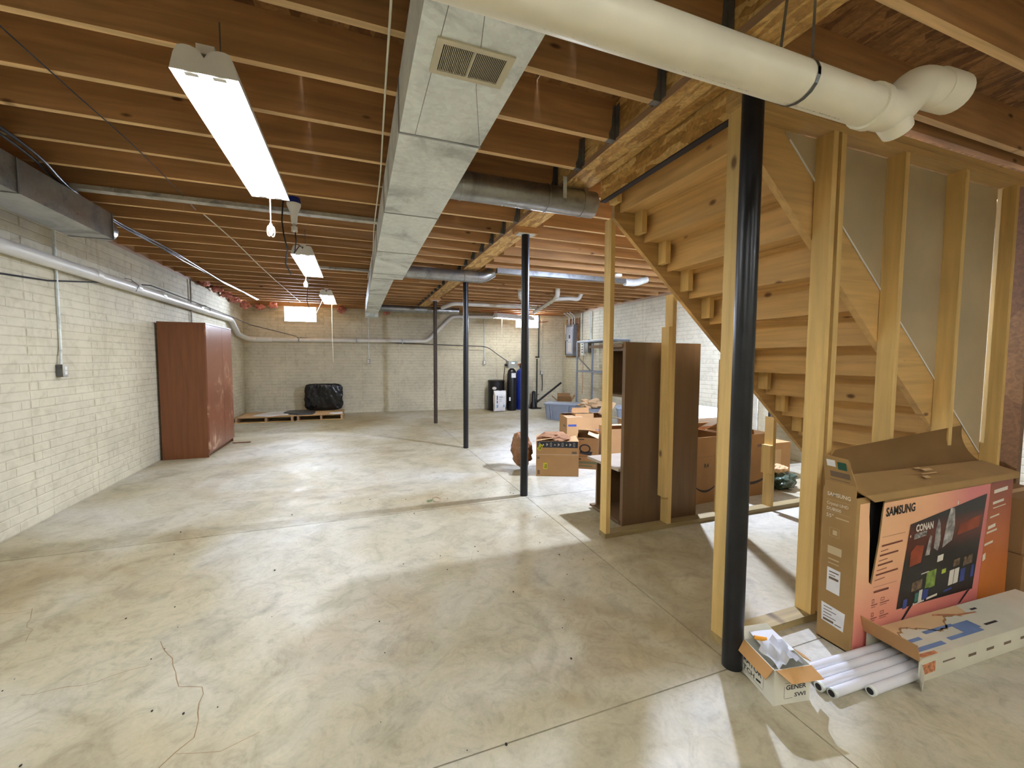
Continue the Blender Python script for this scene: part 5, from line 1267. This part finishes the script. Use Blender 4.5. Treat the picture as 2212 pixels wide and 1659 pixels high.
# front top flap folded down to cover, its left end lifted
bm = B()
hexa(bm, [(TX0+0.03, TY0-0.02, TH+0.012), (TX1+0.03, TY0-0.012, TH-0.005), (TX1+0.02, TY1-0.01, TH+0.03), (TX0+0.02, TY1-0.02, TH+0.065),
          (TX0+0.03, TY0-0.02, TH+0.018), (TX1+0.03, TY0-0.012, TH+0.001), (TX1+0.02, TY1-0.01, TH+0.036), (TX0+0.02, TY1-0.02, TH+0.071)])
mk('top_flap', bm, M['card_tv'], t)
bm = B(); hexa(bm, [(TX0+0.1, TY0-0.021, TH-0.022), (TX1+0.03, TY0-0.014, TH-0.035), (TX1+0.03, TY0-0.008, TH-0.035), (TX0+0.1, TY0-0.015, TH-0.022), (TX0+0.03, TY0-0.021, TH+0.016), (TX1+0.03, TY0-0.014, TH-0.001), (TX1+0.03, TY0-0.008, TH-0.001), (TX0+0.03, TY0-0.015, TH+0.016)])
mk('flap_lip', bm, M['card_tv'], t)
T_ = Print((TX0+0.62, TY0+0.03, TH+0.0335), (1, 0, -0.012), (0.0, 1, 0.36), (0, -0.36, 1))
bm = B(); T_.rect(bm, 0, 0.0, 0.05, 0.02, 0.4); T_.rect(bm, 0.03, 0.03, 0.14, 0.008, 0.4); T_.rect(bm, 0.1, 0.055, 0.08, 0.02, 0.4); T_.rect(bm, 0.06, 0.08, 0.05, 0.012, 0.4); mk('flap_print', bm, M['card_l'], t)
# back flap, curved and standing
bm = B(); n = 8; prevr = None
for k in range(n+1):
    a = k/n*1.9; y_ = TY1+0.09*math.sin(a); z_ = TH+0.02+0.09*(1-math.cos(a))+0.055*a
    v = (bm.verts.new((TX0+0.06+0.012*k, y_-0.02*a, z_-0.03*a)), bm.verts.new((TX1+0.06-0.004*k, y_+0.01, z_-0.0)))
    if prevr: bm.faces.new((prevr[0], prevr[1], v[1], v[0]))
    prevr = v
bmesh.ops.solidify(bm, geom=bm.faces[:], thickness=0.005)
mk('back_flap', bm, M['card_tv'], t, smooth=True)

# boxes beyond the television carton at the right edge
for i, (a, lab) in enumerate((((3.76, 4.24, 1.22, 1.48, 0.0, 0.26), 'flat brown box on the floor behind the right end of the television carton'), ((3.77, 4.23, 1.23, 1.47, 0.265, 0.60), 'brown box stacked on the flat one behind the television carton'))):
    tt = thing('cardboard_box', lab, 'box', ((a[0]+a[1])/2, (a[2]+a[3])/2, a[4]), 'boxes at the right edge')
    mk('box_body', box(B(), *a), M['card_d'], tt, bevel=0.004)
    bm = B(); box(bm, a[0]-0.001, a[1]+0.001, (a[2]+a[3])/2-0.02, (a[2]+a[3])/2+0.02, a[5]+0.0002, a[5]+0.0012); mk('packing_tape', bm, M['card_l'], tt)

# ------------------------------------------------------------------ long white tube carton with loose tubes
t = thing('tube_box', 'long torn white carton with blue lettering lying on the floor before the television carton', 'box', (2.8, 1.12, 0))
A0, A1 = Vector((2.33, 1.03, 0)), Vector((3.25, 0.985, 0))       # front bottom edge
ud = (A1-A0).normalized(); vd = Vector((-ud.y, ud.x, 0)); Wd = 0.215; Hh = 0.105
th = 0.005
def tb(bm, u0, u1, v0, v1, z0, z1):
    P = [A0+ud*a+vd*b+Vector((0, 0, z)) for z in (z0, z1) for a, b in ((u0, v0), (u1, v0), (u1, v1), (u0, v1))]
    return hexa(bm, P)
Lb = 1.25
bm = B(); tb(bm, 0, Lb, 0, th, 0, Hh); tb(bm, 0, Lb, Wd-th, Wd, 0, Hh); tb(bm, 0, Lb, th, Wd-th, 0, th); tb(bm, Lb-th, Lb, th, Wd-th, th, Hh)
M['whitecard'] = cardboard('white_card', (206, 202, 182)); mk('box_body', bm, M['whitecard'], t)
bm = B()
edge = [(0, 0.0)]
poly = [(0.0, 0), (Lb, 0), (Lb, Wd), (0.62, Wd), (0.60, Wd-0.01)]
pts = [(0.012, 0), (Lb, 0), (Lb, Wd), (0.012, Wd)]
poly_plate(bm, pts, A0+Vector((0, 0, Hh)), ud, vd, (0, 0, 1), 0.004); mk('top_panel', bm, M['whitecard'], t)
Q = Print(A0+Vector((0, 0, Hh+0.004)), ud, vd, (0, 0, 1))
# torn brown patch with ragged outline
rag = []
n = 26
for k in range(n+1):
    x = 0.10+0.5*k/n; rag.append((x, 0.138+0.03*math.sin(k*0.35)+random.uniform(-0.009, 0.009)))
bm = B(); Q.quad(bm, [(0.012, Wd), (0.012, 0.10), (0.05, 0.085), (0.085, 0.10)]+rag+[(0.66, 0.15), (0.70, Wd)], 1)
mk('torn_patch', bm, M['card_l'], t)
bm = B()
for k in range(n):
    (x0, y0_), (x1, y1_) = rag[k], rag[k+1]; Q.quad(bm, [(x0, y0_-0.006-random.random()*0.006), (x1, y1_-0.005), (x1, y1_+0.003), (x0, y0_+0.003)], 2)
mk('torn_edge', bm, M['card_d'], t)
M['bluebar'] = plain('pale_blue_ink', (104, 126, 168), 0.6, var=0.08)
bm = B()
def bar(x, y, w, h, s=0.0): Q.rect(bm, x, y, w, h, 2, 0, s)
bar(0.03, 0.032, 0.22, 0.022); bar(0.06, 0.085, 0.12, 0.018); bar(0.30, 0.04, 0.26, 0.02); bar(0.24, 0.105, 0.20, 0.018); bar(0.44, 0.06, 0.02, 0.062); bar(0.46, 0.06, 0.12, 0.055)
mk('blue_lettering', bm, M['bluebar'], t)
bm = B(); Q.rect(bm, 0.62, 0.06, 0.1, 0.012, 2); Q.rect(bm, 0.72, 0.16, 0.05, 0.012, 2); mk('dark_print', bm, M['ink'], t)
bm = B(); Q.quad(bm, [(0.45, 0.19), (0.6, 0.15), (0.72, 0.14), (0.72, 0.148), (0.6, 0.162), (0.47, 0.20)], 3); Q.quad(bm, [(0.02, 0.004), (0.13, 0.004), (0.135, 0.02), (0.02, 0.026)], 2); mk('orange_print', bm, plain('orange_ink', (186, 118, 76), 0.6, var=0.2, scale=40), t)
G_ = Print(A0, ud, (0, 0, 1), -vd)
bm = B(); G_.rect(bm, 0.008, 0.03, 0.10, 0.05, 1, sk=0.004); mk('orange_print', bm, plain('orange_ink2', (190, 122, 82), 0.6, var=0.3, scale=60), t)
bm = B()
for k in range(5): G_.rect(bm, 0.35+0.14*k, 0.045, 0.06, 0.014, 1)
G_.rect(bm, 0.16, 0.06, 0.09, 0.008, 1); mk('dark_print', bm, M['inkgrey'], t)
# open end flap raised across the mouth
bm = B(); fo = A0+Vector((0, 0, Hh+0.004)); updir = Vector((-0.25, 0, 0.72)).normalized()
poly_plate(bm, [(0.0, -0.012), (Wd+0.02, -0.012), (Wd+0.02, 0.075), (0.0, 0.075)], fo-ud*0.0, vd, updir, -ud, 0.005)
bmesh.ops.recalc_face_normals(bm, faces=bm.faces); mk('end_flap', bm, M['card'], t)
bm = B(); poly_plate(bm, [(0, 0), (0.06, 0), (0.075, 0.09), (0.02, 0.10)], A0-Vector((0, 0, 0)), Vector((-0.75, -0.5, 0)).normalized(), (0, 0, 1), (0.5, -0.7, 0), 0.004)
bmesh.ops.recalc_face_normals(bm, faces=bm.faces); mk('side_flap', bm, M['whitecard'], t)
M['ftube'] = plain('frosted_tube', (226, 226, 230), 0.15, var=0.03)
tubes = [((1.90, 1.245), 0.02, '', 0.0), ((1.86, 1.155), 0.02, '', 0.0), ((1.875, 1.111), 0.02, '', 0.0), ((2.045, 1.062), 0.02, '', 0.0), ((1.89, 1.20), 0.02, '', 0.0)]
labs = ['loose fluorescent tube poking out farthest left from the white carton, at the back', 'loose fluorescent tube in the middle of the row, its end beside the small box', 'loose fluorescent tube at the front left with a dark open end', 'shorter-looking loose fluorescent tube at the front, nearest the carton mouth', 'loose fluorescent tube second from the back of the row']
ends = [(2.67, 1.203), (2.67, 1.119), (2.67, 1.077), (2.67, 1.036), (2.67, 1.161)]
for (p, r, _, _), lab, e in zip(tubes, labs, ends):
    p0 = Vector((p[0], p[1], r+0.0)); d = (Vector((e[0], e[1], r+0.006))-p0).normalized()
    tt = thing('fluorescent_tube', lab, 'tube', (p[0], p[1], 0), 'loose fluorescent tubes')
    mk('glass_tube', tube(B(), [p0+d*0.012, p0+d*1.0], r, 16), M['ftube'], tt, smooth=True)
    mk('end_cap', tube(B(), [p0, p0+d*0.016], r+0.0008, 16), M['galv'], tt, smooth=True)
    mk('end_hole', tube(B(), [p0-d*0.001, p0+d*0.001], r*0.7, 12), M['ink'], tt)

# ------------------------------------------------------------------ small switch box
t = thing('cardboard_box', 'small white open box lettered GENERATOR SWITCH beside the nearest column', 'box', (1.69, 1.23, 0))
P0, P1, P2 = Vector((1.60, 1.165, 0)), Vector((1.775, 1.135, 0)), Vector((1.65, 1.355, 0))
u1 = (P1-P0).normalized(); v1 = (P2-P0).normalized(); W1, D1, H1 = (P1-P0).length, (P2-P0).length, 0.155
bm = B()
def qb(bm, a0, a1, b0, b1, z0, z1):
    return hexa(bm, [P0+u1*a+v1*b+Vector((0, 0, z)) for z in (z0, z1) for a, b in ((a0, b0), (a1, b0), (a1, b1), (a0, b1))])
th = 0.003
qb(bm, 0, W1, 0, th, 0, H1); qb(bm, 0, W1, D1-th, D1, 0, H1); qb(bm, 0, th, th, D1-th, 0, H1); qb(bm, W1-th, W1, th, D1-th, 0, H1); qb(bm, th, W1-th, th, D1-th, 0, th)
M['wbox'] = plain('white_carton', (222, 220, 206), 0.6, var=0.03); mk('box_body', bm, M['wbox'], t)
inn = cardboard('inner_card', (188, 142, 86))
bm = B(); poly_plate(bm, [(0.004, 0), (W1-0.002, 0), (W1-0.006, 0.06), (0.02, 0.06)], P0+Vector((0, 0, H1)), u1, Vector((0.03, -0.85, -0.32)).normalized(), Vector((0, -0.7, 0.7)), 0.003); bmesh.ops.recalc_face_normals(bm, faces=bm.faces); mk('front_flap', bm, inn, t)
nl = Vector((-v1.y, v1.x, 0))
bm = B(); poly_plate(bm, [(0.004, 0), (D1-0.004, 0), (D1-0.008, 0.055), (0.012, 0.055)], P0+Vector((0, 0, H1)), v1, (nl*0.5+Vector((0, 0, -0.85))).normalized(), (nl*0.85+Vector((0, 0, 0.5))), 0.003); bmesh.ops.recalc_face_normals(bm, faces=bm.faces); mk('left_flap', bm, inn, t)
bm = B(); poly_plate(bm, [(0.004, 0), (0.06, 0), (0.05, 0.07), (0.01, 0.07)], P0+u1*W1+v1*0.04+Vector((0, 0, H1)), v1, Vector((0.8, 0, -0.5)).normalized(), Vector((0.5, 0, 0.8)), 0.003); bmesh.ops.recalc_face_normals(bm, faces=bm.faces); mk('right_flap', bm, inn, t)
bm = B(); poly_plate(bm, [(0.002, 0), (W1-0.004, 0), (W1-0.03, 0.05), (0.02, 0.05)], P0+v1*D1+Vector((0, 0, H1)), u1, Vector((0, 0.5, 0.85)).normalized(), Vector((0, -0.85, 0.5)), 0.003); bmesh.ops.recalc_face_normals(bm, faces=bm.faces); mk('back_flap', bm, M['wbox'], t)
FF = Print(P0, u1, (0, 0, 1), -v1 if False else Vector((u1.y, -u1.x, 0)))
FF.text('printed_text', 'GENER', 0.058, 0.062, 0.028, M['ink'], t, l=1, sx=1.12, bold=0.0006)
FF.text('printed_text', 'SWI', 0.10, 0.028, 0.025, M['ink'], t, l=1, sx=1.3, bold=0.0004)
bm = B(); FF.rect(bm, 0.05, 0.028, 0.0015, 0.05, 1); FF.rect(bm, 0.052, 0.024, 0.04, 0.0015, 1); FF.rect(bm, 0.052, 0.09, 0.1, 0.0012, 1); mk('printed_line', bm, M['ink'], t)
LL = Print(P0+v1*D1, -v1, (0, 0, 1), nl)
LL.text('printed_text', 'RATOR', 0.005, 0.062, 0.034, M['ink'], t, l=1, sx=1.05, bold=0.0008)
LL.text('printed_text', 'TCH', 0.005, 0.026, 0.03, M['ink'], t, l=1, sx=1.25, bold=0.0005)
bm = B(); LL.rect(bm, 0.135, 0.025, 0.0015, 0.06, 1); LL.rect(bm, 0.005, 0.018, 0.13, 0.0015, 1); LL.quad(bm, [(0.09, 0.03), (0.12, 0.035), (0.12, 0.045), (0.09, 0.04)], 1); mk('printed_line', bm, M['ink'], t)
# contents
bm = B(); poly_plate(bm, [(0, 0), (0.12, -0.02), (0.14, 0.1), (0.03, 0.12)], (1.655, 1.24, 0.165), (1, -0.1, 0.05), (0, 1, 0.1), (0, 0, 1), 0.004)
mk('booklet', bm, M['paper'], label='white printed booklet lying in the small switch box', cat='booklet')
bm = B()
for i in range(7):
    for j in range(7):
        pass
gx = [[None]*8 for _ in range(8)]
for i in range(8):
    for j in range(8):
        a, b = i/7, j/7
        gx[i][j] = bm.verts.new((1.625+0.13*a+0.02*b, 1.165+0.11*b-0.01*a, 0.15+0.035*math.sin(a*3.0)+0.012*math.sin(a*16+b*5)+0.02*b))
for i in range(7):
    for j in range(7): bm.faces.new((gx[i][j], gx[i+1][j], gx[i+1][j+1], gx[i][j+1]))
bmesh.ops.solidify(bm, geom=bm.faces[:], thickness=0.002)
mk('packing_sheet', bm, M['paper'], label='crumpled white sheet stuffed in the front of the small switch box', cat='paper', smooth=True)
bm = tube(B(), [(1.665, 1.315, 0.186), (1.705, 1.285, 0.186)], 0.009, 10); mk('orange_tab', bm, plain('orange_plastic', (226, 156, 44), 0.4, var=0), label='small orange plastic piece on the booklet', cat='part')
# torn ring on the floor
bm = B(); ring = []
for k in range(15):
    a = math.radians(-150+k*20); ring.append((0.74+0.045*math.cos(a), 4.18+0.07*math.sin(a), 0.002))
tube(bm, ring, 0.006, 5)
mk('torn_ring', bm, plain('tan_plastic', (176, 150, 120), 0.5), label='broken ring lying on the bare floor left of the second column', cat='ring')
bm = B(); poly_plate(bm, [(0, 0), (0.05, 0.02), (0.07, 0.07), (0.03, 0.06), (0.0, 0.05)], (0.64, 4.13, 0.0), (1, 0, 0), (0, 1, 0), (0, 0, 1), 0.004)
mk('plastic_scrap', bm, plain('green_plastic', (96, 112, 70), 0.5), label='small green scrap beside the broken ring on the floor', cat='scrap')
